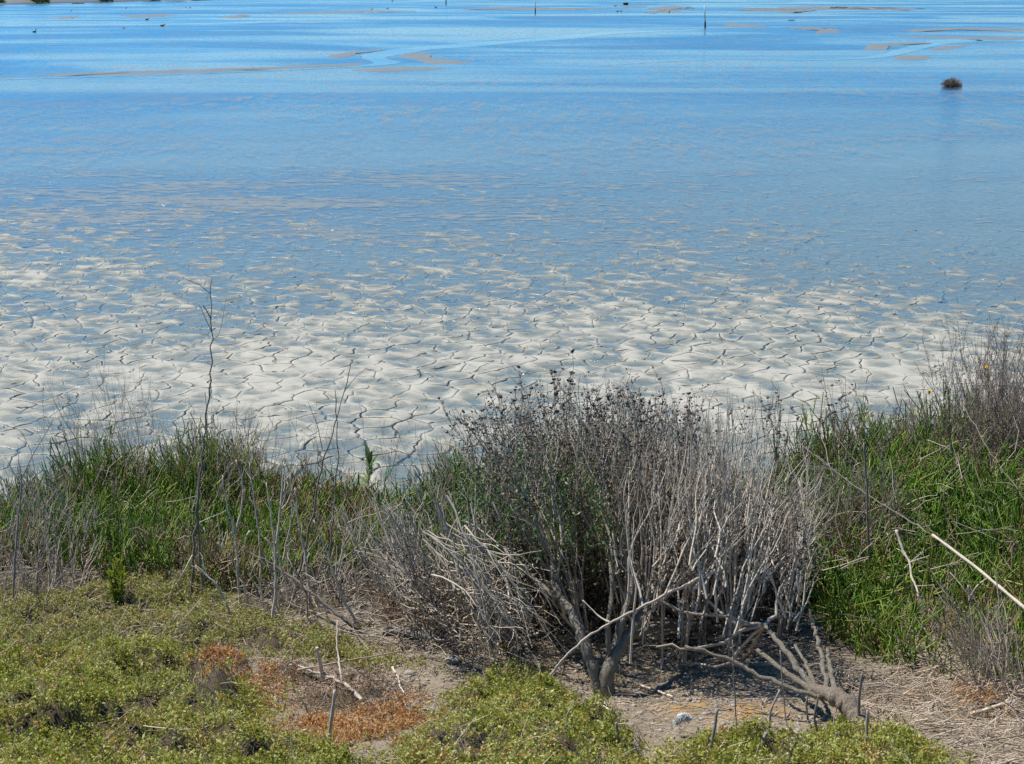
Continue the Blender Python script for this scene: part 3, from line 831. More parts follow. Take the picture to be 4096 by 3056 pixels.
# tangle added inside, its dark colour standing in for the shrub's inner shade
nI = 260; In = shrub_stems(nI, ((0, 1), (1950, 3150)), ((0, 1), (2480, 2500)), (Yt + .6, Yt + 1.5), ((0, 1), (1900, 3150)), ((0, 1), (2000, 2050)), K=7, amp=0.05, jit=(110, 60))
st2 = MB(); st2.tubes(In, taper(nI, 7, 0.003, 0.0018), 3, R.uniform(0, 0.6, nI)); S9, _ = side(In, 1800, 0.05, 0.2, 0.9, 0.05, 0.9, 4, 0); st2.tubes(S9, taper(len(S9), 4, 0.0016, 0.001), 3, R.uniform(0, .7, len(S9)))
tag(st2.build('inner_shade_twigs', M_DARKTWIG, shrub), kind='stuff')
crumbs(lf, In, 42000, 0.0, 0.95, 0.016, 0.035)  # extra dark leaf bits that blacken the hollow in place of shade
tag(lf.build('dried_leaves', M_CRUMB, shrub), kind='stuff')
# flowering tops that stand out against the mud
top = shrub_stems(85, ((0, 1), (1900, 2760)), ((0, 1), (1900, 1950)), (Yt + .5, Yt + 1.3), ((0, 1), (1850, 2780)), ((0, .12, .3, .38, .6, .8, 1), (1690, 1600, 1470, 1510, 1590, 1560, 1660)), K=8, amp=0.022, jit=(55, 40), dY=(-.05, .15))
tm = MB(); tm.tubes(top, taper(len(top), 8, 0.0020, 0.0011), 3, R.uniform(0, 0.7, len(top)))
S3, _ = side(top, 330, 0.03, 0.11, 0.55, 0.35, 0.98, 4, 0.6)
tm.tubes(S3, taper(len(S3), 4, 0.0013, 0.0009), 3, R.uniform(0, 0.6, len(S3)))
tag(tm.build('flower_stalks', M_HAZE, shrub), kind='stuff')
cm = MB(); crumbs(cm, top, 2600, 0.0, 0.95, 0.012, 0.008); crumbs(cm, S3, 900, 0, 0.9, 0.008, 0.004)
tag(cm.build('withered_leaves', M_CRUMB, shrub), kind='stuff')
tips = np.concatenate([top[:, -1], S3[:, -1]])
seed_heads(shrub, tips[R.permutation(len(tips))[:290]])
# living shoots in its left half
G = shrub_stems(170, ((0, 1), (1850, 2550)), ((0, 1), (2250, 2350)), (Yt + .15, Yt + 1.2), ((0, 1), (1880, 2480)), ((0, .5, 1), (1860, 1760, 1900)), K=6, jit=(60, 90))
q = scatter_on(G, 8500, 0.25, 1.0, 0.012)
D = unit(R.normal(size=(len(q), 3)) * 0.6 + np.array((0, -0.1, 0.9)))
gl.leaves(q, D, np.cross(D, rndvec(len(q))), R.uniform(0.014, 0.032, len(q)), R.uniform(0.004, 0.009, len(q)), R.uniform(0, 1, len(q)), 0.08)
tag(gl.build('green_shoots', M_GREEN, shrub), kind='stuff')

# ---- brush that leans out to the left
b1 = on_ground(2120, 2520)
brush = empty('dead_brush', b1, 'tangle of bleached dead stems leaning left from the dead shrub', 'shrub')
bm = MB()
A = shrub_stems(150, ((0, 1), (1720, 2090)), ((0, 1), (2480, 2500)), (Yt + .25, Yt + 1.0), ((0, .5, 1), (1480, 1640, 2000)), ((0, .5, 1), (2080, 1960, 1950)), K=9, amp=0.035, jit=(100, 110), dY=(-.1, .5))
A = A + np.array((0, 0, -0.10)) * (np.sin(np.linspace(0, math.pi, 9)))[None, :, None]
bm.tubes(A, taper(len(A), 9, R.uniform(0.0028, 0.0054, len(A)), 0.0016), 4, R.uniform(0.2, 1, len(A)))
S1, _ = side(A, 500, 0.05, 0.22, 0.5, 0.2, 0.98, 5, 0.2)
bm.tubes(S1, taper(len(S1), 5, 0.0020, 0.0010), 3, R.uniform(0.2, 1, len(S1)))
# drooping spray in front
Dp = shrub_stems(26, ((0, 1), (1700, 1950)), ((0, 1), (2200, 2150)), (Yt + .1, Yt + .5), ((0, 1), (1960, 2170)), ((0, 1), (2530, 2380)), K=8, amp=0.03, jit=(70, 40), dY=(-.25, 0))
Dp = Dp + np.array((0.0, 0, 0.05)) * (np.sin(np.linspace(0, math.pi, 8)))[None, :, None]
bm.tubes(Dp, taper(len(Dp), 8, 0.0045, 0.0016), 4, R.uniform(0.3, 1, len(Dp)))
S2, _ = side(Dp, 260, 0.06, 0.22, 0.55, 0.15, 0.95, 5, -0.1)
bm.tubes(S2, taper(len(S2), 5, 0.0018, 0.0009), 3, R.uniform(0.3, 1, len(S2)))
tag(bm.build('dead_stems', M_STEM, brush), kind='stuff')
cm = MB(); crumbs(cm, A, 14000, 0.0, 0.8, 0.012, 0.02)
tag(cm.build('dried_leaves', M_CRUMB, brush), kind='stuff')

# ---- low heap of broken stems at its left foot
b2 = on_ground(1330, 2420)
heap = empty('dead_brush', b2, 'low heap of broken straw-coloured stems left of the brown bush', 'brush')
hx, hy = sample_poly(px_poly([(1000, 2420), (1150, 2300), (1350, 2150), (1560, 2130), (1720, 2260), (1700, 2380), (1450, 2420), (1200, 2520)]), 420, 0.1, 77)
B = np.stack([hx, hy, ground(hx, hy)], -1)
T = B + np.stack([R.normal(size=len(hx)) * 0.09, R.normal(size=len(hx)) * 0.06, R.uniform(0.03, 0.24, len(hx))], -1)
hm = MB(); Hs = wob(B, T, 5, 0.05); hm.tubes(Hs, taper(len(B), 5, R.uniform(0.002, 0.0045, len(B)), 0.0015), 4, R.uniform(0, 1, len(B)))
S1, _ = side(Hs, 900, 0.03, 0.12, 0.9, 0.1, 1, 4, 0.0)
hm.tubes(S1, taper(len(S1), 4, 0.0015, 0.0009), 3, R.uniform(0, 1, len(S1)))
tag(hm.build('broken_stems', M_STEM, heap), kind='stuff')
cm = MB(); crumbs(cm, Hs, 3500, 0, 0.9, 0.009, 0.02); tag(cm.build('dried_leaves', M_BROWN, heap), kind='stuff')

# ---- right shrub that grows from the driftwood-like stump
b3 = on_ground(3450, 2930)
Yr = b3[1]
rs = empty('dead_shrub', b3, 'dead shrub sprouting from a bent log at right', 'shrub')
log_, _ = limb([(3460, 2960, Yr - .02), (3440, 2890, Yr + .02), (3390, 2815, Yr + .10), (3320, 2775, Yr + .16), (3250, 2760, Yr + .22)], 0.035, 0.022, rs, 'stump', M_LOG, 13, amp=0.012, K=30)
for pts, a, b in (
    ([(3260, 2765, Yr + .21), (3170, 2640, Yr + .33), (3100, 2550, Yr + .45), (3060, 2500, Yr + .6)], .012, .007),
    ([(3270, 2770, Yr + .2), (3200, 2680, Yr + .33), (3130, 2600, Yr + .45)], .010, .006),
    ([(3280, 2780, Yr + .2), (3240, 2690, Yr + .33), (3180, 2580, Yr + .5)], .009, .005),
    ([(3260, 2770, Yr + .2), (3120, 2670, Yr + .33), (3030, 2600, Yr + .45)], .012, .007),
    ([(3290, 2790, Yr + .16), (3180, 2760, Yr + .2), (3040, 2700, Yr + .27), (2900, 2630, Yr + .32), (2740, 2585, Yr + .36)], .009, .006),
    ([(3310, 2760, Yr + .2), (3290, 2640, Yr + .4), (3260, 2520, Yr + .6), (3240, 2440, Yr + .75)], .010, .006),
    ([(3340, 2770, Yr + .2), (3320, 2680, Yr + .35), (3310, 2600, Yr + .5)], .012, .007)):
    limb(pts, a, b, rs, 'branch', M_TRUNK, 7, amp=0.02)
sm = MB()
A = shrub_stems(170, ((0, 1), (2600, 3230)), ((0, 1), (2480, 2440)), (Yr + .65, Yr + 1.7), ((0, 1), (2700, 3330)), ((0, .2, .4, .7, 1), (1800, 1780, 1860, 1930, 2040)), amp=0.028, jit=(85, 90), clusters=24, mb=sm, anchors=W([(3060, 2500, Yr + .6), (3130, 2600, Yr + .45), (3180, 2580, Yr + .5), (3030, 2600, Yr + .45), (3240, 2440, Yr + .75), (3310, 2600, Yr + .5), (2950, 2525, Yt + .75)]))
sm.tubes(A, taper(len(A), 10, 0.0022 + 0.0040 * R.uniform(0, 1, len(A)) ** 1.6, 0.0012), 4, R.uniform(0, 1, len(A)))
S1, _ = side(A, 900, 0.05, 0.24, 0.42, 0.35, 0.98, 5, 0.5)
sm.tubes(S1, taper(len(S1), 5, 0.0019, 0.0009), 3, R.uniform(0.1, 1, len(S1)))
S2, _ = side(S1, 700, 0.02, 0.07, 0.7, 0.3, 1, 3, 0.2)
sm.tubes(S2, taper(len(S2), 3, 0.0011, 0.0007), 3, R.uniform(0, 0.8, len(S2)))
tag(sm.build('dead_stems', M_STEM, rs), kind='stuff')
cm = MB(); crumbs(cm, A, 15000, 0.05, 0.95, 0.013, 0.02); crumbs(cm, S1, 6000, 0.1, 0.9, 0.008, 0.006)
tag(cm.build('dried_leaves', M_CRUMB, rs), kind='stuff')
wt = shrub_stems(40, ((0, 1), (2700, 3000)), ((0, 1), (2100, 2150)), (Yr + .7, Yr + 1.2), ((0, .5, 1), (2740, 2860, 3060)), ((0, .3, .6, 1), (1680, 1600, 1640, 1800)), K=8, amp=0.016, jit=(45, 40), dY=(-.05, .15))
wm = MB(); wm.tubes(wt, taper(len(wt), 8, 0.0034, 0.0013), 4, R.uniform(0.6, 1, len(wt)))
S1, _ = side(wt, 150, 0.05, 0.16, 0.3, 0.3, 0.95, 4, 0.7); wm.tubes(S1, taper(len(S1), 4, 0.0018, 0.0010), 3, R.uniform(0.6, 1, len(S1)))
w2 = shrub_stems(64, ((0, 1), (2520, 3240)), ((0, 1), (2440, 2420)), (Yr + .45, Yr + 1.0), ((0, 1), (2560, 3300)), ((0, .3, .7, 1), (1840, 1800, 1880, 2000)), K=9, amp=0.024, jit=(80, 70), dY=(0, .4))
wm.tubes(w2, taper(len(w2), 9, R.uniform(.0028, .0052, len(w2)), 0.0014), 4, R.uniform(0.75, 1, len(w2)))
S1, _ = side(w2, 170, 0.05, 0.2, 0.35, 0.3, 0.95, 4, 0.6); wm.tubes(S1, taper(len(S1), 4, 0.002, 0.0010), 3, R.uniform(0.7, 1, len(S1)))
tag(wm.build('bleached_stems', M_STEM, rs), kind='stuff')
# seed heads of the thin plants right of the shrubs
tp = shrub_stems(38, ((0, 1), (2950, 3650)), ((0, 1), (1980, 1900)), (8.2, 9.0), ((0, .2, .5, .7, 1), (2960, 3080, 3250, 3380, 3620)), ((0, .2, .45, .62, 1), (1600, 1540, 1740, 1480, 1660)), K=7, amp=0.022, jit=(35, 40), dY=(-.05, .1))
thin = empty('dead_plant', tp[:, 0].mean(0) * (1, 1, 0) + (0, 0, 0.05), 'thin grey dead flower stalks against the mud right of the big shrub', 'plant')
tm = MB(); tm.tubes(tp, taper(len(tp), 7, 0.0020, 0.0011), 3, R.uniform(0, 0.7, len(tp)))
S1, _ = side(tp, 120, 0.04, 0.14, 0.5, 0.3, 0.95, 4, 0.6); tm.tubes(S1, taper(len(S1), 4, 0.0013, 0.0009), 3, R.uniform(0, 0.6, len(S1)))
tag(tm.build('stalks', M_HAZE, thin), kind='stuff')
cm = MB(); crumbs(cm, tp, 900, 0, 0.9, 0.012, 0.008); tag(cm.build('withered_leaves', M_CRUMB, thin), kind='stuff')
seed_heads(thin, S1[R.permutation(len(S1))[:60], -1], 0.8, 1.3)
# ------------------------------------------------------------------ dead stalks and saplings
def stalk(name, label, lines, cat='stalk', mat=M_STEM, group=None, r0=0.006, r1=0.002, twigs=0, twl=(0.04, 0.14), dark=(0.3, 0.8), amp=0.012, ground_base=True, spread=0.5, up=0.5):
    amp = amp * 0.5
    """a plant of one or more bare stems; each line is [(u, v) base, (u, v, dY) ...]"""
    b = on_ground(*lines[0][0][:2])
    root = empty(name, b, label, cat, group)
    for ln in lines:
        (u, v), rest_ = ln[0][:2], ln[1:]
        ra, rb = (r0, r1)
        if isinstance(rest_[-1], dict):
            ra, rb = rest_[-1]['r']; rest_ = rest_[:-1]
        bb = on_ground(u, v) if len(ln[0]) == 2 else at(u, v, b[1] + ln[0][2])
        pts = [bb] + [at(a, c, b[1] + d) for a, c, d in rest_]
        o, P = poly_branch(pts, ra, rb, mat, 'stem', root, sides=5, amp=amp, rnd=R.uniform(*dark))
        if twigs:
            S, _ = side(P[None], twigs, twl[0], twl[1], spread, 0.35, 0.97, 5, up)
            tm = MB(); tm.tubes(S, taper(len(S), 5, rb * 0.9, rb * 0.45), 4, R.uniform(*dark, len(S)))
            tag(tm.build('twigs', mat, o), kind='stuff')
    return root

M_POLE = bark_mat('grey_sapling_bark', (0.16, 0.14, 0.12), (0.34, 0.305, 0.265))
# the tall bare sapling at left: two stems that cross
stalk('bare_sapling', 'tall bare grey sapling with two crossing stems at left', [
    [(762, 2400), (775, 2200, .0), (795, 1980, .0), (812, 1780, .02), (838, 1560, .05), (846, 1330, .08), (842, 1180, .1), (848, 1115, .1), {'r': (.0068, .0018)}],
    [(815, 2410), (800, 2230, .0), (790, 2050, .01), (797, 1850, .02), {'r': (.0065, .0038)}],
    [(842, 1175, .1), (800, 1140, .1), (762, 1125, .1), (725, 1108, .1), {'r': (.002, .001)}],
    [(845, 1325, .08), (820, 1270, .08), (805, 1235, .08), (795, 1218, .08), {'r': (.002, .001)}],
    [(846, 1370, .08), (880, 1335, .08), (905, 1190, .1), {'r': (.0012, .0008)}],
    [(844, 1275, .08), (825, 1240, .05), (810, 1219, .05), {'r': (.0035, .0018)}]], 'sapling', M_POLE)
stalk('bare_sapling', 'slender bare forked sapling left of the dead shrub', [
    [(1170, 2420), (1195, 2300, .0), (1240, 2100, .02), (1290, 1850, .05), (1345, 1680, .08), (1380, 1560, .1), (1405, 1440, .12), {'r': (.006, .0016)}],
    [(1310, 2360), (1320, 2200, .0), (1340, 2000, .03), (1352, 1820, .05), (1340, 1560, .07), {'r': (.005, .0018)}],
    [(1290, 1800, .05), (1270, 1700, .05), (1235, 1615, .05), {'r': (.002, .001)}],
    [(1380, 1560, .1), (1430, 1500, .1), (1470, 1470, .1), {'r': (.0015, .0008)}]], 'sapling', M_POLE)
stalk('dead_stalk', 'thin leaning stalk with a bent tip at the far left', [
    [(50, 2450), (62, 2200, 0), (85, 1960, 0), (92, 1880, 0), (60, 1893, 0), {'r': (.006, .003)}],
    [(92, 1905, 0), (130, 1820, 0), (180, 1740, 0), (215, 1670, 0), {'r': (.0022, .001)}]], 'stalk', M_POLE)
# the row of dead forked plants between the sapling and the shrub
ROW = [
    ('pale dead plant with curved arms just right of the tall sapling', [[(960, 2440), (950, 2250, 0), (940, 2120, .02), (905, 2020, .03), (890, 1900, .05), {'r': (.007, .002)}], [(940, 2130, .02), (965, 2050, .02), (975, 1950, .03), (945, 1840, .05), {'r': (.005, .0018)}], [(1000, 2440), (975, 2330, 0), (920, 2220, .0), (870, 2170, 0), {'r': (.005, .002)}]], 5),
    ('short broken dead stake with a split top', [[(955, 2300), (970, 2220, 0), (990, 2140, 0), (1000, 2125, 0), {'r': (.008, .006)}]], 0),
    ('upright dead forked plant in the middle of the stalk row', [[(1090, 2500), (1105, 2330, 0), (1100, 2190, .02), (1080, 2030, .03), (1065, 1930, .04), {'r': (.0075, .002)}], [(1105, 2200, .02), (1120, 2060, .03), (1135, 1850, .05), {'r': (.0055, .003)}], [(1130, 2250, .02), (1170, 2060, .03), (1160, 1900, .05), {'r': (.004, .0015)}]], 6),
    ('long dead stalk leaning left with a kink', [[(1040, 2390), (1045, 2220, 0), (1030, 2080, .02), (1005, 1920, .04), (1000, 1850, .05), {'r': (.006, .002)}]], 4),
    ('pair of dead stalks right of the middle of the stalk row', [[(1245, 2440), (1230, 2280, 0), (1215, 2180, .02), (1190, 2060, .03), (1180, 1950, .05), {'r': (.007, .002)}], [(1160, 2440), (1140, 2310, 0), (1115, 2230, 0), (1060, 2150, .02), {'r': (.006, .002)}]], 5),
    ('crooked pale dead stalk nearest the brown bush', [[(1440, 2510), (1360, 2380, 0), (1340, 2300, .0), (1300, 2180, .03), (1255, 2080, .04), {'r': (.0075, .0022)}], [(1345, 2310, 0), (1370, 2200, .02), (1390, 2110, .02), {'r': (.004, .0018)}]], 5),
    ('two crossed dead stalks leaning over the saltbush at left', [[(930, 2490), (900, 2400, 0), (860, 2330, 0), (780, 2260, .02), {'r': (.006, .0025)}], [(690, 2370), (735, 2290, 0), (770, 2220, .02), {'r': (.005, .003)}]], 3),
    ('short pale stub with two prongs beside the stalk row', [[(885, 2310), (870, 2230, 0), (900, 2150, 0), (905, 2130, 0), {'r': (.005, .003)}], [(870, 2240, 0), (830, 2160, 0), (815, 2110, .02), {'r': (.004, .002)}]], 2),
]
for label, ln, tw in ROW:
    stalk('dead_stalk', label, ln, 'stalk', M_STEM, twigs=tw, dark=(0.75, 1.0), amp=0.02)

# ---- grey brush at the far left edge and the twig haze over the left clumps
def twig_bush(name, label, poly_px, n, h, mat, r0, tw, twl, lean=0.2, s=0, cr=0, crm=None, dark=(0, 0.9), hz=0.0, K=7, leanx=0.0, name2='stems'):
    poly = px_poly(poly_px, hz)
    x, y = sample_poly(poly, n, 0.08, s); n = len(x)
    B = np.stack([x, y, ground(x, y)], -1)
    hh = h * R.uniform(0.45, 1.1, n)
    T = B + unit(np.stack([R.normal(size=n) * lean + leanx, R.normal(size=n) * lean, np.ones(n)], -1)) * hh[:, None]
    P = wob(B, T, K, 0.035)
    root = empty(name, (float(x.mean()), float(y.mean()), float(ground(x.mean(), y.mean()))), label, 'bush')
    mb = MB(); mb.tubes(P, taper(n, K, r0 * R.uniform(0.7, 1.3, n), r0 * 0.4), 3, R.uniform(*dark, n))
    S, _ = side(P, n * tw, twl[0], twl[1], 0.5, 0.3, 0.98, 5, 0.4)
    mb.tubes(S, taper(len(S), 5, r0 * 0.5, r0 * 0.3), 3, R.uniform(*dark, len(S)))
    tag(mb.build(name2, mat, root), kind='stuff')
    if cr:
        cm = MB(); crumbs(cm, P, cr, 0.1, 1, 0.009, 0.008); crumbs(cm, S, cr, 0.1, 1, 0.007, 0.005)
        tag(cm.build('dried_leaves', crm or M_CRUMB, root), kind='stuff')
    return root, P, S
twig_bush('dead_bush', 'grey dead brush at the far left edge below the shore', [(-200, 2470), (120, 2480), (330, 2430), (380, 2220), (250, 2080), (0, 2060), (-200, 2080)], 230, 0.32, M_STEM, 0.0030, 5, (0.04, 0.16), 0.28, 1, 2500)
twig_bush('dead_bush', 'see-through haze of fine grey twigs standing before the mud at left', [(250, 1990), (420, 2030), (560, 2030), (650, 1990), (600, 1950), (350, 1930)], 75, 0.80, M_HAZE, 0.0015, 5, (0.06, 0.24), 0.26, 2, 250, leanx=-0.10)
twig_bush('dead_bush', 'grey wiry twigs among the tall clump behind the sapling', [(640, 2060), (760, 2080), (960, 2060), (960, 1980), (700, 1980)], 70, 0.58, M_HAZE, 0.0020, 5, (0.04, 0.16), 0.25, 3, 900, leanx=0.05)
twig_bush('dead_bush', 'sparse wispy stalks between the tall clump and the dead shrub', [(1080, 2040), (1300, 2060), (1750, 2040), (1750, 1960), (1100, 1960)], 44, 0.55, M_HAZE, 0.0018, 4, (0.05, 0.2), 0.25, 4, 300)
br, P_, S_ = twig_bush('dead_bush', 'reddish-brown twiggy bush rising at the right edge above the pickleweed', [(3780, 1960), (3900, 2000), (4250, 2010), (4300, 1860), (3850, 1840)], 260, 0.88, M_HAZE, 0.0026, 5, (0.05, 0.18), 0.22, 5, 15000, M_BROWN, hz=0.0)
def flower(u, v, Y, parent, s=0.016):
    p = at(u, v, Y); mb = MB()
    n = 14; a = np.arange(n) * 2 * math.pi / n
    D = unit(np.stack([np.cos(a), np.sin(a) * 0.8 - 0.25, np.full(n, 0.45)], -1)); N = np.cross(D, np.stack([-np.sin(a), np.cos(a), 0 * a], -1))
    mb.leaves(np.repeat(p[None], n, 0), D, N, s * 1.15, s * 0.5, R.uniform(0, 1, n), 0.05)
    mb.tubes(np.array([[p - (0, 0, .012), p, p + (0, -.002, .008)]]), [[.006, .008, .003]], 7, 0.2, cap=True)
    return tag(mb.build('flower_head', M_YELLOW, parent), 'bright yellow flower head')
flower(3942, 1474, float(P_[:, 0, 1].mean()) - 0.1, br, 0.022)
twig_bush('dead_bush', 'small brown dry bush with one orange-yellow flower near the right bush', [(3600, 1960), (3700, 1980), (3800, 1960), (3790, 1900), (3620, 1900)], 75, 0.42, M_HAZE, 0.0022, 5, (0.04, 0.15), 0.25, 6, 1500, M_BROWN)
o6 = [o for o in COL.objects if o.get('label', '').startswith('small brown dry bush')][0]
flower(3718, 1566, o6.location.y, o6, 0.016)
twig_bush('dead_bush', 'dark tangled dead bush sunk in the right pickleweed', [(3250, 2280), (3420, 2330), (3560, 2300), (3560, 2150), (3400, 2100), (3260, 2160)], 120, 0.40, M_HAZE, 0.0026, 6, (0.05, 0.2), 0.45, 7, 2600)
twig_bush('dead_bush', 'brown withered stems at the front edge of the left pickleweed', [(450, 2300), (650, 2290), (830, 2240), (820, 2160), (600, 2190), (440, 2220)], 130, 0.14, M_STRAW, 0.0022, 4, (0.03, 0.09), 0.5, 8, 1500, M_BROWN)
twig_bush('dead_bush', 'dry stems fanning up among the straw at the lower right edge', [(3850, 2800), (4000, 2830), (4160, 2830), (4120, 2740), (3900, 2740)], 46, 0.40, M_STEM, 0.0030, 5, (0.06, 0.2), 0.4, 9, 300, M_RUST, leanx=-0.45)

# ---- leafy green plants
LEAF = None
def leaf_mesh():
    t = np.linspace(0, 1, 6); wd = np.array([0.10, 0.42, 0.55, 0.48, 0.28, 0.02]) * 0.24
    zc = 0.10 * t - 0.22 * t ** 2
    V = np.concatenate([np.stack([-wd, t, zc + 0.03], -1), np.stack([0 * t, t, zc], -1), np.stack([wd, t, zc + 0.03], -1)])
    q = [(c * 6 + i, c * 6 + i + 1, (c + 1) * 6 + i + 1, (c + 1) * 6 + i) for c in (0, 1) for i in range(5)]
    return V, np.array(q)
LV, LQ = leaf_mesh()
def leafy(u, v, label, h, nl, ll, mat, stems=1, spread=0.05, hz=0.0, Y=None, tight=1.0):
    b = on_ground(u, v) if Y is None else at(u, v, Y)
    root = empty('leafy_plant', b, label, 'plant')
    mes = []
    for r_ in (0.15, 0.45, 0.75, 0.95):
        me = mesh_from('leaf', LV, LQ.ravel(), np.full(len(LQ), 4), {'rnd': np.full(len(LV), r_)}, True); me.materials.append(mat); mes.append(me)
    for k_ in range(stems):
        d = np.array((R.normal() * spread, R.normal() * spread, h * R.uniform(0.8, 1.1)))
        o, P = poly_branch([b, b + d * 0.5 + (0, 0, 0), b + d], 0.004, 0.002, M_LIME, 'stem', root, sides=5)
        for i in range(nl):
            f = (i + 0.5) / nl; p = P[min(len(P) - 1, int(f * (len(P) - 1)))]
            lo = bpy.data.objects.new('leaf', mes[R.randint(4)]); COL.objects.link(lo); lo.parent = root
            lo.location = Vector(p) - root.location
            s = ll * (0.6 + 0.6 * math.sin(math.pi * min(1, 0.25 + 0.75 * (1 - f)))) * R.uniform(0.8, 1.2)
            lo.scale = (s, s, s)
            lo.rotation_euler = (0.2 + 0.95 * f * tight + R.normal() * 0.15, R.normal() * 0.2, i * 2.4 + R.normal() * 0.3)
    return root
leafy(1475, 2010, 'upright plant with long grey-green leaves at the shore left of the shrub', 0.36, 30, 0.085, M_GREEN)
leafy(1400, 2050, 'low dark-green leafy rosette beside the upright leafy plant', 0.16, 16, 0.085, M_GREEN, 2)
leafy(1290, 2080, 'dark glossy leafy sprout amid the pickleweed behind the stalks', 0.18, 14, 0.07, M_GREEN, 2)
leafy(470, 2440, 'fresh yellow-green leafy plant among the dead brush at left', 0.20, 26, 0.034, M_LIME, 9, 0.07)
leafy(3655, 1760, 'green leafy sprig sticking up near the orange-yellow flower', 0.20, 12, 0.055, M_LIME, 1)
leafy(2240, 2330, 'pale green leafy shoot inside the left half of the dead shrub', 0.26, 20, 0.05, M_GREEN, 3, 0.06, Y=Yt + .5)
leafy(1720, 2110, 'small dark leafy plant at the left foot of the shrub', 0.22, 16, 0.06, M_GREEN, 2, 0.06)
leafy(1530, 2230, 'little green leaf tuft between broken stems left of the shrub', 0.12, 10, 0.05, M_GREEN, 2, 0.05)

# ------------------------------------------------------------------ sticks, poles and logs
def stick(name, label, pts, r0, r1, mat=M_STEM, cat='stick', group=None, rnd=0.8, forks=(), amp=0.006, sides=8):
    """pts are world points"""
    pts = np.asarray(pts, float)
    if forks:
        root = empty(name, pts[0], label, cat, group)
        poly_branch(pts, r0, r1, mat, 'shaft', root, sides=sides, amp=amp, rnd=rnd)
        for f, a, b in forks:
            poly_branch(f, a, b, mat, 'fork', root, sides=5, amp=amp, rnd=rnd)
        return root
    o, P = poly_branch(pts, r0, r1, mat, name, None, sides=sides, amp=amp, rnd=rnd)
    return tag(o, label, cat, group)
def gl_(pts, h=0.015):
    return np.array([on_ground(u, v) + (0, 0, h if len(r_) == 0 else r_[0]) for u, v, *r_ in pts])

stick('fallen_branch', 'long pale bare branch crossing in front of the forked trunk', W([(2185, 2725, Yt - .12), (2235, 2655, Yt - .12), (2330, 2560, Yt - .11), (2440, 2490, Yt - .1), (2560, 2430, Yt - .08), (2720, 2350, Yt - .04), (2865, 2280, Yt)]), .0035, .0065, M_STEM, 'branch', rnd=0.7,
      forks=[(W([(2440, 2490, Yt - .1), (2400, 2470, Yt - .05), (2330, 2400, Yt + .0)]), .004, .002), (W([(2230, 2660, Yt - .12), (2215, 2680, Yt - .12), (2245, 2720, Yt - .12)]), .003, .0015)])
stick('bleached_pole', 'straight bleached pole slanting down off the right edge', W([(3730, 2140, 6.0), (3900, 2265, 5.75), (4096, 2430, 5.45), (4350, 2640, 5.15)]), .0058, .0062, M_STEM, 'pole', rnd=0.8, amp=0.001)
stick('dead_branch', 'white forked dead branch standing out against the right pickleweed', W([(3585, 2120, 6.6), (3610, 2200, 6.55), (3640, 2250, 6.5), (3645, 2310, 6.45), (3665, 2345, 6.4), (3675, 2390, 6.35)]), .006, .004, M_STEM, 'branch', rnd=0.8,
      forks=[(W([(3640, 2250, 6.5), (3680, 2235, 6.5), (3720, 2222, 6.5)]), .0035, .002), (W([(3665, 2345, 6.4), (3700, 2343, 6.4), (3735, 2340, 6.4)]), .0035, .002)])
stick('dead_branch', 'long dark slanting stem reaching across the right pickleweed to the mud', W([(3730, 2140, 6.9), (3500, 2000, 7.3), (3330, 1880, 7.6), (3200, 1770, 7.8), (3080, 1660, 8.0), (3010, 1560, 8.1)]), .0036, .0016, M_HAZE, 'branch', rnd=0.3)
stick('dead_stalk', 'straight dark upright stalk in front of the right pickleweed', gW(3482, 2360, [(3472, 2150, 0), (3468, 1960, .02), (3455, 1770, .05)]), .006, .004, M_POLE, 'stalk', rnd=0.5)
stick('dead_branch', 'thin arching stem high in the right pickleweed', W([(3850, 1920, 7.4), (3830, 1830, 7.5), (3790, 1790, 7.5), (3710, 1760, 7.6)]), .0022, .0015, M_STEM, 'branch')
stick('dead_branch', 'long fine stem slanting down to the right edge', W([(3850, 1620, 8.4), (3950, 1790, 7.8), (4050, 1930, 7.4), (4150, 2070, 7.0)]), .0016, .0013, M_HAZE, 'branch', rnd=0.5)
stick('fallen_branch', 'dark fallen bough lying from the stalks to the bare soil', gl_([(1010, 2400, .22), (1150, 2435, .16), (1270, 2475, .10), (1370, 2520, .05), (1440, 2545, .03)]), .0035, .008, M_POLE, 'branch', rnd=0.1, amp=0.012)
stick('fallen_log', 'half-buried dark log at the back of the bare soil', gl_([(1540, 2535, .012), (1640, 2548, .014), (1740, 2568, .012), (1800, 2580, .008)]), .022, .017, M_POLE, 'log', rnd=0.5, amp=0.012)
stick('fallen_branch', 'pale bent branch lying on the dried patch, pointing at the mound', gl_([(1160, 2690, .03), (1280, 2730, .04), (1370, 2770, .04), (1425, 2800, .03), (1445, 2820, .01)]), .004, .0075, M_STEM, 'branch', rnd=0.5, amp=0.015, forks=[(gl_([(1370, 2770, .04), (1350, 2720, .12), (1355, 2680, .2)]), .005, .003)])
stick('fallen_stick', 'thin straight tan stick lying across the pale bent branch', gl_([(1190, 2742, .06), (1400, 2712, .07), (1600, 2655, .05)]), .0035, .0025, M_STRAW, rnd=0.6)
stick('dead_stake', 'thick broken pale stake leaning over the dried patch', gW(1295, 2730, [(1280, 2650, -.02), (1268, 2590, -.03)]), .0075, .0065, M_STEM, 'stalk', rnd=0.95)
stick('dead_stake', 'tall lone stick standing on the rust patch', gW(1308, 3015, [(1325, 2880, 0), (1340, 2760, .02)]), .0065, .0045, M_STEM, 'stalk', rnd=0.6)
stick('fallen_stick', 'short bleached piece of wood beside the mound', gl_([(2398, 2815, .03), (2425, 2865, .03), (2440, 2900, .03)]), .007, .006, M_STRAW, rnd=1.0)
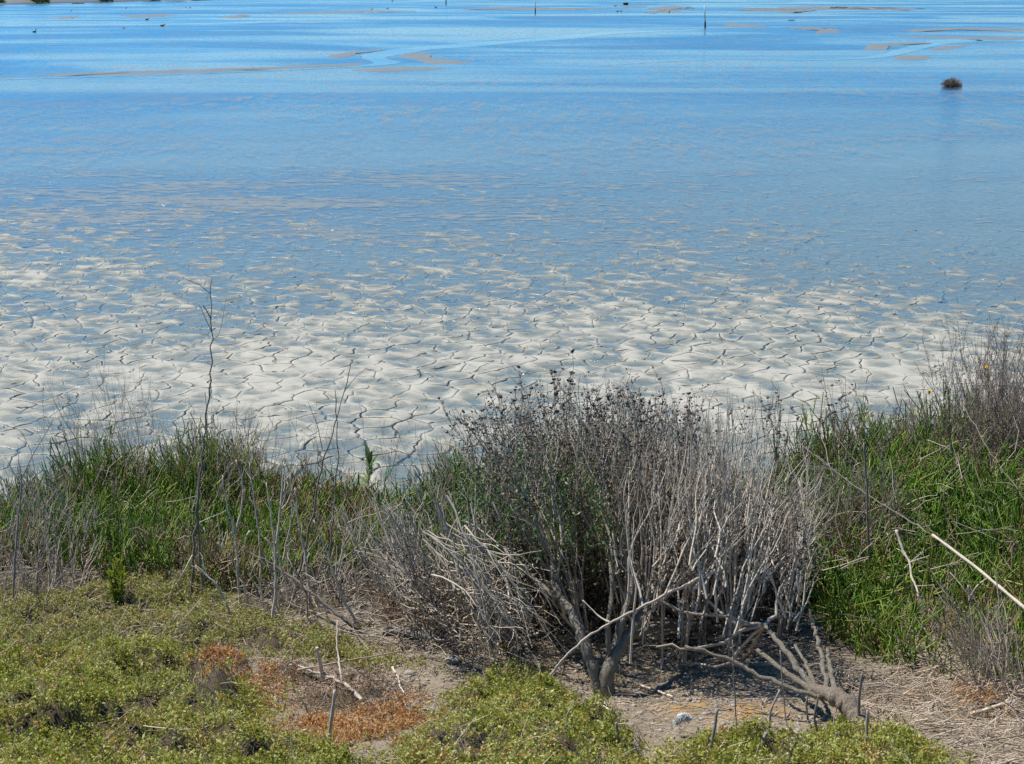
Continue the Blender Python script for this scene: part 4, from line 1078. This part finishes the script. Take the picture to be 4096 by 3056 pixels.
stick('fallen_stick', 'pale stick lying on the soil right of the forked trunk', gl_([(2550, 2750, .012), (2620, 2772, .012), (2690, 2800, .012)]), .005, .004, M_STRAW, rnd=0.9)
stick('fallen_branch', 'forked driftwood twig on the soil left of the mound', gl_([(1570, 2700, .03), (1595, 2740, .03), (1600, 2770, .02), (1630, 2795, .01)]), .0045, .0025, M_STEM, 'branch', rnd=0.9, forks=[(gl_([(1595, 2740, .03), (1570, 2760, .02), (1550, 2765, .01)]), .004, .002)])
stick('fallen_stick', 'orange-tan stick lying at the foot of the bent log', gl_([(3470, 2865, .02), (3530, 2905, .02), (3580, 2925, .015)]), .006, .004, M_LOG, rnd=1.0)
stick('fallen_branch', 'stout pale branch lying in the straw at lower right', gl_([(3880, 2880, .02), (3950, 2870, .03), (4080, 2830, .03)]), .007, .005, M_STRAW, 'branch', rnd=0.8)
stick('dead_branch', 'pale bare branch curving up right of the straw', gW(3930, 2560, [(3890, 2480, 0), (3878, 2400, .02), (3872, 2340, .03)]), .006, .003, M_STEM, 'branch', rnd=0.9, forks=[(W([(3878, 2390, 5.75), (3905, 2345, 5.75), (3950, 2310, 5.8)]), .003, .0015), (W([(3872, 2380, 5.75), (3840, 2335, 5.75), (3800, 2290, 5.8)]), .003, .0015)])
# cut stalks that stand up through the lower right saltbush
STUBS = [((2825, 3050), (2868, 2835), .0062, 'thick leaning cut stalk right of the white feather'), ((2470, 3060), (2465, 2890), .0055, 'upright cut stalk below the forked trunk, left of the feather'),
         ((3045, 3040), (3065, 2930), .0068, 'short stout cut stalk midway along the bottom right saltbush'), ((3150, 3090), (3185, 2960), .0075, 'pale leaning cut stalk, left one of a close pair at the bottom'),
         ((3195, 3080), (3215, 2955), .007, 'cut stalk with a white sawn tip, right one of a close pair'), ((3080, 2920), (3120, 2760), .0045, 'thin leaning stalk on the soil left of the bent log'),
         ((3235, 2885), (3240, 2760), .004, 'short dark stalk just in front of the bent log'), ((3285, 2960), (3275, 2780), .0042, 'thin upright stalk crossing the bent log from in front'),
         ((3440, 2930), (3450, 2690), .0052, 'tall dark stalk standing at the thick end of the bent log'), ((3455, 3060), (3470, 2840), .0056, 'tall stalk in the saltbush right below the thick end of the log'),
         ((3360, 3050), (3345, 2930), .004, 'thin curved stalk in the saltbush below the log'), ((3375, 3090), (3385, 3030), .006, 'pale stub at the very bottom edge below the log'),
         ((2950, 2950), (2930, 2560), .0022, 'very thin tall stem before the dark cave of the shrub'), ((3150, 2900), (3120, 2600), .002, 'very thin stem crossing the sprouting branches of the log')]
for (a, b, r_, label) in STUBS:
    p = on_ground(*a); q = at(b[0], b[1], p[1] + 0.02); m_ = (p + q) / 2 + R.normal(size=3) * 0.008
    stick('cut_stalk', label, [p - (0, 0, .02), m_, q], r_, r_ * 0.8, M_POLE, 'stalk', 'cut stalks in the lower right saltbush', rnd=R.uniform(0.3, 1.0))
for (a, b, r_, label) in (((745, 2400), (690, 2280), .003, 'small leaning stalk just left of the tall sapling'), ((680, 2400), (678, 2290), .003, 'small upright dark stalk left of the tall sapling'), ((55, 2640), (30, 2530), .005, 'pale stub at the left edge of the saltbush'), ((740, 2800), (728, 2720), .004, 'short grey stub in front of the rust-orange patch'), ((150, 2420), (160, 2200), .005, 'grey stalk in the brush at the far left')):
    p = on_ground(*a); q = at(b[0], b[1], p[1] + 0.02)
    stick('cut_stalk', label, [p, (p + q) / 2 + R.normal(size=3) * 0.006, q], r_, r_ * 0.8, M_POLE, 'stalk', 'small stalks in the left saltbush', rnd=R.uniform(0.3, 0.9))

# ------------------------------------------------------------------ stones, litter, feather
def rock_material():
    t = NT('pale_stone'); pos = t.n('TexCoord').outputs['Object']
    n = t.noise(60, 5, 0.65, vec=pos)
    bp = t.n('Bump', {'Strength': 0.6, 'Distance': 0.004, 'Height': n})
    return t.surf(t.n('BsdfPrincipled', {'Base Color': t.mix(n, (0.22, 0.19, 0.155, 1), (0.46, 0.42, 0.36, 1)), 'Roughness': 0.9, 'Normal': bp.outputs[0]}).outputs[0])
M_ROCK = rock_material()
def rock_verts(nu, nv, rx, ry, rz, s):
    th = np.linspace(0, math.pi, nv); ph = np.arange(nu) * 2 * math.pi / nu
    V = np.stack([np.outer(np.sin(th), np.cos(ph)), np.outer(np.sin(th), np.sin(ph)), np.outer(np.cos(th), np.ones(nu))], -1).reshape(-1, 3)
    k = 0.72 + 0.55 * fbm(V[:, 0] * 1.6 + V[:, 2] * 2 + s, V[:, 1] * 1.6 - V[:, 2] + s * 3, s, 3)
    V = V * k[:, None] * np.array((rx, ry, rz))
    i = np.arange(nu * nv).reshape(nv, nu); a, b = i[:-1], i[1:]
    return V, np.stack([a, b, np.roll(b, -1, 1), np.roll(a, -1, 1)], -1).reshape(-1, 4)
for u, v, s, label in ((1812, 2650, .034, 'largest pale stone on the bare soil left of the mound'), (1638, 2700, .024, 'second pale stone on the bare soil, nearer the driftwood twig'), (1925, 2640, .02, 'flat pale stone on the bare soil close behind the mound'), (1965, 2600, .016, 'small pale stone at the shaded edge below the dead brush')):
    V, q = rock_verts(14, 9, s, s * 0.8, s * 0.6, int(u))
    p = on_ground(u, v) + (0, 0, s * 0.25)
    me = mesh_from('stone', V, q.ravel(), np.full(len(q), 4), None, True)
    tag(obj('stone', me, M_ROCK, None, p), label, 'stone')
# crumbs of soil
mb = MB()
cx, cy = sample_poly(px_poly([(1500, 2640), (1750, 2580), (2200, 2560), (2700, 2560), (3300, 2640), (3500, 2850), (3300, 2930), (2700, 2960), (2500, 2880), (2150, 2640), (1850, 2700), (1650, 2880), (1450, 2800)]), 1500, 0.1, 5)
for s_ in range(6):
    V, q = rock_verts(6, 5, 1, 0.9, 0.6, s_ + 3)
    xi, yi = cx[s_::6], cy[s_::6]; sz = 0.003 + 0.011 * R.uniform(0, 1, len(xi)) ** 3
    P = np.stack([xi, yi, ground(xi, yi) + sz * 0.1], -1)
    VV = P[:, None] + V[None] * sz[:, None, None]
    mb.add(VV, (q[None] + (np.arange(len(xi)) * len(V))[:, None, None]).reshape(-1, 4), 4)
tag(mb.build('soil_crumbs', M_ROCK, None, True, (0.2, 5.6, 0.5)), 'small stones and crumbs of grey soil on the bare patch', 'soil', kind='stuff')
# litter of fallen twigs and straw
def litter(poly_px, n, l0, l1, r_, mat, s, lift=0.02):
    x, y = sample_poly(px_poly(poly_px), n, 0.12, s); n = len(x)
    a = R.uniform(0, math.pi, n); L = R.uniform(l0, l1, n) ** 1.0
    dx, dy = np.cos(a) * L / 2, np.sin(a) * L / 2
    A = np.stack([x - dx, y - dy, ground(x - dx, y - dy) + 0.002 + np.abs(R.normal(size=n)) * lift], -1)
    B = np.stack([x + dx, y + dy, ground(x + dx, y + dy) + 0.002 + np.abs(R.normal(size=n)) * lift], -1)
    mb = MB(); mb.tubes(wob(A, B, 4, 0.04), taper(n, 4, r_ * R.uniform(0.5, 1.4, n), r_ * 0.6), 3, R.uniform(0, 1, n))
    return mb
SOIL = [(900, 2480), (1500, 2540), (1800, 2560), (2200, 2540), (2800, 2540), (3300, 2600), (3500, 2850), (3300, 2950), (2600, 2950), (2100, 2640), (1700, 2900), (1300, 2900), (1000, 2700)]
tag(litter(SOIL, 3400, 0.01, 0.11, 0.0016, M_STRAW, 61, 0.006).build('plant_litter', M_STRAW, None, False, (0, 5.6, 0.5)), 'fallen straw and twig bits on the bare soil', 'litter', kind='stuff')
tag(litter([(1350, 2440), (1700, 2440), (2300, 2430), (2900, 2450), (3200, 2500), (3200, 2640), (2200, 2620), (1800, 2600), (1400, 2580)], 900, 0.04, 0.28, 0.0024, M_STEM, 62, 0.03).build('plant_litter', M_STEM, None, False, (0, 5.9, 0.45)), 'fallen dead twigs under the dead shrubs', 'litter', kind='stuff')
tag(litter([(3350, 2760), (3600, 2650), (3850, 2640), (4250, 2700), (5200, 2700), (5200, 3100), (4300, 3150), (3900, 3200), (3700, 2960), (3450, 2860)], 2600, 0.02, 0.26, 0.0021, M_STRAW, 63, 0.03).build('plant_litter', M_STRAW, None, False, (1.8, 5.1, 0.6)), 'thick straw litter in the lower right corner', 'litter', kind='stuff')
tag(litter([(-100, 2250), (800, 2200), (1300, 2300), (1300, 2560), (600, 2620), (-100, 2620)], 1300, 0.02, 0.14, 0.0018, M_STRAW, 64, 0.035).build('plant_litter', M_STRAW, None, False, (-1.2, 6.2, 0.4)), 'straw scattered over the saltbush carpet at left', 'litter', kind='stuff')
x, y = sample_poly(px_poly([(3200, 2700), (3500, 2450), (4300, 2300), (4300, 1800), (3300, 1800), (3150, 2200)]), 330, 0.1, 65)
A = np.stack([x, y, ground(x, y) + R.uniform(0.08, 0.30, len(x))], -1)
dB = unit(R.normal(size=(len(x), 3)) * np.array((1, .6, .45)) + np.array((-.3, 0, .25))) * R.uniform(0.06, 0.4, len(x))[:, None]
mb = MB(); mb.tubes(wob(A, A + dB, 5, 0.05), taper(len(x), 5, 0.0022, 0.0012), 3, R.uniform(0.3, 1, len(x)))
tag(mb.build('dry_stems', M_STEM, None, False, (2, 7.5, .3)), 'dry grey stems tangled through the right pickleweed', 'litter', kind='stuff')
x, y = sample_poly(np.array(LB), 420, 0.1, 66)
A = np.stack([x, y, ground(x, y) + R.uniform(0.03, 0.2, len(x))], -1)
dB = unit(R.normal(size=(len(x), 3)) * np.array((.7, .5, .5)) + np.array((0, 0, .5))) * R.uniform(0.05, 0.28, len(x))[:, None]
mb = MB(); mb.tubes(wob(A, A + dB, 5, 0.05), taper(len(x), 5, 0.0021, 0.0011), 3, R.uniform(0.1, 0.9, len(x)))
tag(mb.build('dry_stems', M_STEM, None, False, (-1.5, 7.8, .2)), 'dry grey stems tangled through the left pickleweed', 'litter', kind='stuff')
# white downy feather
t = NT('white_down'); p_ = t.n('BsdfPrincipled', {'Base Color': (0.82, 0.83, 0.84, 1), 'Roughness': 0.8})
tl = t.n('BsdfTranslucent', {'Color': (0.8, 0.82, 0.85, 1)}); M_DOWN = t.surf(t.n('MixShader', {0: 0.35, 1: p_.outputs[0], 2: tl.outputs[0]}).outputs[0])
fb = on_ground(2728, 2945); fe = empty('feather', fb, 'small white downy feather resting at the edge of the saltbush', 'feather')
fp = np.array([fb + (-.020, 0, .05), fb + (0, -.004, .072), fb + (.018, -.006, .066)])
poly_branch(fp, .0012, .0008, M_DOWN, 'quill', fe, sides=5)
n = 1700; k_ = R.uniform(0, 1, n); base = fp[0] + (fp[2] - fp[0]) * k_[:, None] + np.array((0, 0, .012)) * np.sin(k_ * math.pi)[:, None]
D = unit(np.stack([R.normal(size=n) * 0.5 + 0.2, R.normal(size=n) * 0.8, R.normal(size=n) * 0.45 - 0.15], -1))
mb = MB(); Pq = wob(base, base + D * R.uniform(0.008, 0.017, n)[:, None], 4, 0.08); mb.tubes(Pq, taper(n, 4, .0014, .0009), 3)
tag(mb.build('barbs', M_DOWN, fe), kind='stuff')
V, q = rock_verts(14, 10, .019, .012, .014, 5); mb = MB(); mb.add(V + fp[1] + (0, .004, -.004), q, 4); mb.build('vane', M_DOWN, fe, True)
# dark bits of wrack on the mud
n = 420; uu = R.uniform(-100, 4200, n); vv = R.uniform(900, 1900, n); B = np.array([at_z(a, b, .02) for a, b in zip(uu, vv)]); B[:, 2] = mud_height(B[:, 0], B[:, 1]) + .004
B = B[B[:, 1] > shore(B[:, 0]) + .2]; n = len(B); a = R.uniform(0, 6.28, n); T = B + np.stack([np.cos(a), np.sin(a), R.uniform(0, .25, n)], -1) * (R.uniform(.008, .06, n) ** 1.0)[:, None]
mb = MB(); mb.tubes(wob(B, T, 4, .08), taper(n, 4, R.uniform(.0015, .004, n), .0015), 4, R.uniform(0, .6, n))
tag(mb.build('mud_litter', M_DARKTWIG, None, False, (0, 12, 0)), 'dark bits of drifted wrack scattered on the cracked mud', 'litter', kind='stuff')
# ------------------------------------------------------------------ out on the flat
def bar_material():
    t = NT('tan_mud_bar'); pos = t.n('NewGeometry').outputs['Position']
    n = t.noise(0.8, 5, 0.6, vec=pos); n2 = t.noise(5, 4, 0.6, vec=pos)
    col = t.mix(n, (0.19, 0.18, 0.14, 1), (0.29, 0.275, 0.22, 1)); col = t.mix(0.4, col, t.mix(n2, (0.5, 0.5, 0.5, 1), (1, 1, 1, 1)), 'MULTIPLY')
    return t.surf(t.n('BsdfPrincipled', {'Base Color': col, 'Roughness': 0.38}).outputs[0])
M_BAR = bar_material()
def mud_bar(pts, label, h=0.026):
    c = np.array([at_z(u, v, 0)[:2] for u, v in pts]); m = c.mean(0)
    # round off the outline
    n = len(c); fine = []
    for i in range(n):
        p0, p1, p2, p3 = c[i - 1], c[i], c[(i + 1) % n], c[(i + 2) % n]
        for s in np.arange(0, 1, 0.1):
            fine.append(0.5 * (2 * p1 + (p2 - p0) * s + (2 * p0 - 5 * p1 + 4 * p2 - p3) * s * s + (3 * p1 - p0 - 3 * p2 + p3) * s ** 3))
    c = np.array(fine); n = len(c)
    sz = np.ptp(c, axis=0)
    c = c + np.stack([(fbm(c[:, 0] * .6, c[:, 1] * .6, 700) - .5) * sz[0] * 0.05, (fbm(c[:, 0] * .6, c[:, 1] * .6, 720) - .5) * sz[1] * 0.25], -1)
    V = []
    for s, z in [(1.12, -0.04), (1.0, -0.004)] + [(k, h * min(1, 2.2 * (1 - k))) for k in (0.93, .86, .78, .7, .62, .54, .46, .38, .3, .22, .14, .06)]:
        q = m + (c - m) * s
        V.append(np.column_stack([q, z + 2.6 * h * (fbm(q[:, 0] * .55, q[:, 1] * .35, 730, 4) - .54)]))
    V = np.concatenate(V); i = np.arange(len(V)).reshape(-1, n); a, b = i[:-1], i[1:]
    q = np.stack([a, np.roll(a, -1, 1), np.roll(b, -1, 1), b], -1).reshape(-1, 4)
    fl = np.concatenate([q.ravel(), i[-1]]); szs = np.concatenate([np.full(len(q), 4), [n]])
    o = obj('mud_bar', mesh_from('mud_bar', V - (m[0], m[1], 0), fl, szs, {'rnd': np.zeros(len(V))}, True), M_BAR, None, (m[0], m[1], 0))
    return tag(o, label, kind='structure')
BARS = [
    ([(1588, 224), (1640, 214), (1725, 213), (1722, 228), (1780, 240), (1890, 249), (1800, 257), (1700, 256), (1640, 238)], 'tan mud spit inside the bend of the creek'),
    ([(1290, 225), (1400, 206), (1545, 199), (1510, 207), (1410, 215), (1420, 222), (1350, 232)], 'tan mud bank left of the creek bend'),
    ([(0, 304), (300, 296), (700, 282), (1100, 270), (1400, 257), (1440, 250), (1390, 262), (1000, 281), (500, 300), (0, 312)], 'long thin mud rim along the left creek arm'),
    ([(1400, 278), (1600, 268), (1800, 272), (1700, 284), (1500, 288)], 'wide low mud patch below the creek bend'),
    ([(2585, 33), (2650, 24), (2760, 27), (2770, 33), (2680, 36), (2735, 49), (2650, 55), (2580, 52), (2640, 43)], 'curled tan mud bar right of the tub'),
    ([(2420, 28), (2500, 22), (2580, 24), (2570, 29)], 'small mud bar under the tub'),
    ([(2940, 36), (3150, 27), (3350, 25), (3560, 29), (3740, 38), (3500, 42), (3300, 40), (3150, 52), (3000, 46)], 'long far mud bar at upper right'),
    ([(2900, 92), (2980, 95), (3110, 108), (2960, 110), (2890, 103)], 'short mud bar right of the white post'),
    ([(3120, 108), (3280, 110), (3410, 130), (3380, 133), (3270, 137), (3300, 122), (3200, 116)], 'forked mud bar between the two creeks'),
    ([(3425, 203), (3470, 176), (3560, 169), (3745, 168), (3640, 177), (3540, 186), (3520, 203)], 'tan mud spit at the right creek bend'),
    ([(3600, 118), (3720, 112), (3900, 112), (4150, 116), (4150, 128), (3850, 120), (3650, 124), (3620, 130)], 'long mud rim above the right creek'),
    ([(3570, 142), (3700, 143), (3900, 150), (4150, 152), (4150, 164), (3900, 158), (3750, 152)], 'long mud rim right of the right creek'),
    ([(3540, 233), (3620, 222), (3720, 226), (3700, 239), (3600, 240)], 'small mud patch below the right creek bend'),
    ([(3720, 196), (3780, 184), (3880, 180), (3840, 196), (3760, 203)], 'small mud patch right of the right creek bend'),
    ([(480, 63), (560, 58), (680, 57), (700, 64), (600, 69), (500, 68)], 'far mud bar left of the ducks'),
    ([(880, 70), (960, 58), (1010, 62), (960, 72)], 'far small mud bar in the upper left water'),
    ([(1060, 52), (1250, 47), (1400, 43), (1650, 44), (1600, 49), (1300, 54)], 'far long mud bar in the upper middle'),
    ([(1800, 38), (2000, 29), (2300, 32), (2450, 38), (2250, 41), (2000, 40)], 'far mud bar beyond the middle post'),
    ([(200, 70), (290, 64), (330, 69), (260, 76)], 'far mud bar near the left edge'),
]
for pts, label in BARS: mud_bar(pts, label)

def creek(name, label, pts, wpx):
    c = np.array([at_z(u, v, 0) for u, v in pts])
    s = np.concatenate([[0], np.cumsum(np.linalg.norm(np.diff(c[:, :2], axis=0), axis=1))])
    t = np.linspace(0, s[-1], 90)
    C = np.stack([np.interp(t, s, c[:, k]) for k in range(2)], -1)
    for _ in range(3): C[1:-1] = 0.25 * C[:-2] + 0.5 * C[1:-1] + 0.25 * C[2:]
    wd = 0.62 * np.interp(t, s, wpx) * (0.8 + 0.5 * fbm(t * 0.35, t * 0, 810, 2))
    T = np.gradient(C, axis=0); T /= np.linalg.norm(T, axis=1, keepdims=True); N = np.stack([-T[:, 1], T[:, 0]], -1)
    V = np.concatenate([np.column_stack([C + N * wd[:, None] / 2, np.full(90, .005)]), np.column_stack([C - N * wd[:, None] / 2, np.full(90, .005)])])
    i = np.arange(180).reshape(2, 90)
    q = np.stack([i[0, :-1], i[1, :-1], i[1, 1:], i[0, 1:]], -1)
    return tag(obj(name, mesh_from(name, V, q.ravel(), np.full(len(q), 4)), M_CALM), label, kind='structure')
creek('creek', 'bright winding creek that bends on the flat at upper left', [(2800, 118), (2475, 130), (2349, 140), (2247, 153), (1969, 172), (1754, 190), (1672, 194), (1558, 212), (1500, 224), (1488, 234), (1525, 243), (1570, 251), (1520, 260), (1400, 268), (1000, 286), (500, 304), (0, 318), (-300, 326)],
      [3.2, 3.2, 3.4, 3.4, 3.6, 3.4, 3.2, 3.0, 2.2, 1.7, 1.8, 1.7, 1.1, .9, .8, .7, .6, .6])
creek('creek', 'narrow creek winding over the flat at upper right', [(4200, 165), (3980, 160), (3860, 158), (3747, 173), (3658, 192), (3570, 217), (3475, 233), (3267, 240), (2952, 234), (2700, 243), (2400, 262)],
      [6, 6, 5, 2.2, 1.8, 1.5, 1.2, 1.0, .9, .8, .5])

# ---- marker posts
def paint(name, c, rough=0.5):
    t = NT(name); n = t.noise(30, 4, 0.6, vec=t.n('TexCoord').outputs['Object'])
    return t.surf(t.n('BsdfPrincipled', {'Base Color': t.mix(n, c4([k * 0.75 for k in c]), c4(c)), 'Roughness': rough}).outputs[0])
M_WHITE, M_BLACK, M_DARK = paint('white_pipe', (0.75, 0.75, 0.74)), paint('black_foot', (0.035, 0.035, 0.035)), paint('dark_wood', (0.07, 0.06, 0.05))
def post(u, vb, vt, vm, r_, label, lean=0):
    b = at_z(u, vb, 0); T = at(u + lean, vt, b[1]); M = b + (T - b) * ((vb - vm) / (vb - vt))
    root = empty('marker_post', b, label, 'post')
    if vm > vt:
        mb = MB(); mb.tubes(np.array([[M, (M + T) / 2, T]]), [[r_, r_, r_]], 8, cap=True); mb.build('white_pipe', M_WHITE, root, True)
    mb = MB(); mb.tubes(np.array([[b - (0, 0, .04), (b + M) / 2, M + (M - b) * 0.02]]), [[r_ * 1.5, r_ * 1.5, r_ * 1.4]], 8, cap=True); mb.build('dark_foot', M_BLACK, root, True)
    return root
post(2821, 110, 22, 85, .045, 'white pipe post with a black foot standing right of the middle', -3)
post(2141, 54, -4, 33, .045, 'distant white and dark post above the creek')
post(1784, 19, -8, -8, .06, 'distant thin dark post left of the white ones')
post(1569, 5, -14, -14, .05, 'farthest dark post cut by the top edge')

# ---- tub on its mud bar
tb = at_z(2503, 22, 0.0)
n = 20; an = np.arange(n) * 2 * math.pi / n
prof = [(0.0, 0.02), (0.36, 0.02), (0.38, 0.05), (0.42, 0.30), (0.44, 0.36), (0.49, 0.37), (0.49, 0.42), (0.44, 0.42), (0.42, 0.38), (0.36, 0.08), (0.0, 0.08)]
V = np.concatenate([np.column_stack([r_ * np.cos(an), 0.8 * r_ * np.sin(an), np.full(n, z)]) for r_, z in prof])
i = np.arange(len(V)).reshape(-1, n); a, b = i[:-1], i[1:]
q = np.stack([a, np.roll(a, -1, 1), np.roll(b, -1, 1), b], -1).reshape(-1, 4)
tub = tag(obj('tub', mesh_from('tub', V, q.ravel(), np.full(len(q), 4)), paint('dark_green_tub', (0.03, 0.045, 0.04)), None, tb + (0, 0, .03)), 'dark open tub standing on a far mud bar near the top', 'tub')

# ---- water birds: one closed body from tail to bill
M_BIRD, M_BROWNB, M_PALE = paint('dark_plumage', (0.035, 0.033, 0.035), 0.7), paint('brown_plumage', (0.17, 0.09, 0.05), 0.7), paint('pale_plumage', (0.5, 0.48, 0.46), 0.7)
def bird(u, v, label, face=1, up=0.0, mat=M_BIRD, s=1.0, head=None):
    p = at_z(u, v, 0)
    k = 0.25 * s
    ln = np.array([(-.55, 0, .30), (-.45, 0, .24), (-.25, 0, .17), (0, 0, .15), (.22, 0, .18), (.34, 0, .30), (.37, 0, .42 + up * .5), (.40, 0, .52 + up), (.47, 0, .56 + up), (.55, 0, .54 + up), (.62, 0, .52 + up), (.70, 0, .51 + up)]) * k
    rd = np.array([.02, .07, .15, .19, .16, .10, .07, .075, .085, .06, .03, .012]) * k * 1.05
    ln[:, 0] *= face
    root = empty('water_bird', p, label, 'bird')
    mb = MB(); mb.tubes((ln + p)[None], rd[None], 10, cap=True); mb.build('body', mat, root, True)
    for s_ in (-1, 1):                                     # folded wings
        wv = np.array([(-.42, .06 * s_, .27), (-.2, .17 * s_, .26), (.05, .19 * s_, .24), (.2, .15 * s_, .24)]) * k; wv[:, 0] *= face
        mb = MB(); mb.tubes((wv + p)[None], np.array([[.015, .06, .07, .02]]) * k, 6, cap=True); mb.build('wing', mat, root, True)
    return root
bird(138, 129, 'dark grebe-like bird with its neck up near the left edge', 1, .25, s=1.1)
bird(588, 80, 'dark duck resting above the small pale bird', 1, -.1, s=1.35)
bird(495, 113, 'small pale-breasted bird left of the brown duck', -1, -.1, M_PALE, .9)
bird(650, 105, 'brown duck floating right of the pale bird', 1, -.12, M_BROWNB, 1.5)
bird(285, 45, 'tiny dark far bird over the left mud bars', 1, 0, s=.9)
bird(504, 34, 'thin upright far bird below the far bank', 1, .4, s=1.0)
bird(744, 30, 'pale far bird right of the far bank', 1, 0, M_PALE, 1.1)
bird(761, 32, 'dark far bird beside the pale far bird', -1, 0, s=1.1)
bird(1487, 38, 'pale far bird on the upper middle mud bar', 1, .05, M_PALE, 1.3)
bird(1550, 36, 'brown far bird on the upper middle mud bar', 1, .05, M_BROWNB, 1.3)
bird(1744, 32, 'reddish far bird left of the distant posts', -1, .05, M_BROWNB, 1.6)
bird(2461, 26, 'small dark bird on the water just left of the tub', 1, 0, s=1.6)
bird(2470, 47, 'dark bird below the tub, left one of a pair', 1, 0, s=1.2)
bird(2484, 46, 'dark bird below the tub, right one of a pair', 1, 0.1, s=1.2)
# ---- floating logs
def flog(u, v, lw, label, r_=.05):
    p = at_z(u, v, 0); d = np.array((lw / 2, lw * .08, 0))
    stick('drift_log', label, [p - d + (0, 0, .01), p - d * .3 + (0, 0, .05), p + d * .4 + (0, 0, .03), p + d + (0, 0, .06)], r_, r_ * .6, M_DARK, 'log', rnd=0.3, amp=0.02)
flog(3357, 32, 2.4, 'long black drift log lying on the far right mud bar', .10)
flog(3190, 50, 1.0, 'short black drift log in front of the far right mud bar', .06)
flog(3166, 82, .6, 'small black driftwood right of the white post', .04)
flog(312, 15, 2.0, 'dark drift log at the foot of the far bank', .12)
# ---- lone bush in the water
lb = at_z(3806, 346, 0)
lone = empty('water_bush', lb, 'lone rounded dry bush standing in the shallow water at upper right', 'bush')
n = 420; a = R.uniform(0, 6.28, n); el = R.uniform(0.05, 1.5, n)
d = np.stack([np.cos(a) * np.cos(el) * .33, np.sin(a) * np.cos(el) * .28, np.sin(el) * .23], -1) * R.uniform(0.7, 1.12, (n, 1))
B = lb + d * np.array((.35, .35, 0)); P = wob(B, lb + d, 5, .06)
mb = MB(); mb.tubes(P, taper(n, 5, .006, .0035), 3, R.uniform(.2, 1, n)); S, _ = side(P, 1500, .03, .08, .7, .4, 1, 3, .2); mb.tubes(S, taper(len(S), 3, .004, .003), 3, R.uniform(.2, 1, len(S)))
tag(mb.build('twigs', M_HAZE, lone), kind='stuff')
mb = MB(); crumbs(mb, P, 900, .0, .4, .03, .015); tag(mb.build('leaves', M_CRUMB, lone), kind='stuff')
# ---- far bank with shrubs
fx = np.linspace(at_z(-900, 16, 0)[0], at_z(600, 10, 0)[0], 40)
fy = np.interp(fx, [at_z(-900, 16, 0)[0], at_z(0, 18, 0)[0], at_z(540, 5, 0)[0], at_z(600, 4, 0)[0]], [268, at_z(0, 18, 0)[1], at_z(540, 5, 0)[1], at_z(600, 4, 0)[1] + 8])
V = np.concatenate([np.column_stack([fx, fy + dy + 1.2 * (fbm(fx * .2, fx * 0, 900) - .5), np.full(40, z)]) for dy, z in ((0, -.1), (1.0, .12), (3, .22), (8, .6), (60, 1.2), (140, 1.4))])
i = np.arange(len(V)).reshape(-1, 40)
q = np.stack([i[:-1, :-1], i[:-1, 1:], i[1:, 1:], i[1:, :-1]], -1).reshape(-1, 4)
tag(obj('far_bank', mesh_from('far_bank', V, q.ravel(), np.full(len(q), 4), None, True), M_BAR), 'far sandy bank at the top left', kind='structure')
FARL = ['dark green shrub on the far bank, mostly beyond the left edge', 'dark green shrub on the far bank in the very top left corner', 'dark green far-bank shrub second from the left corner', 'dark green far-bank shrub third from the left corner', 'dark green far-bank shrub above the drift log', 'dark green far-bank shrub second from the right end of the bank', 'dark green far-bank shrub nearest the right end of the bank']
for k_, u in enumerate((-90, 20, 110, 205, 300, 385, 465)):
    c = at_z(u, 12, 0); xx = c[0]; yy = float(np.interp(xx, fx, fy)) + 4.5
    root = empty('far_shrub', (xx, yy, .25), FARL[k_], 'shrub', 'shrubs on the far bank')
    n = 900; dd = rndvec(n) * R.uniform(.5, 1, (n, 1)) ** .5 * np.array((2.4, 1.6, 1.2)) + (0, 0, .3)
    dd[:, 2] = np.abs(dd[:, 2]) * (0.7 + .5 * fbm(dd[:, 0] + u, dd[:, 1], 950))
    D = rndvec(n); mb = MB(); mb.leaves(np.array((xx, yy, .22)) + dd, D, np.cross(D, rndvec(n)), .35, .22, R.uniform(0, .6, n))
    tag(mb.build('foliage', M_GREEN, root), kind='stuff')
    mb = MB(); B = np.array((xx, yy, .5)) + R.normal(size=(8, 3)) * (.4, .4, 0); mb.tubes(wob(B, B + R.normal(size=(8, 3)) * (.8, .6, .1) + (0, 0, 1.2), 5), taper(8, 5, .06, .02), 4, R.uniform(0, 1, 8)); tag(mb.build('stems', M_TRUNK, root), kind='stuff')
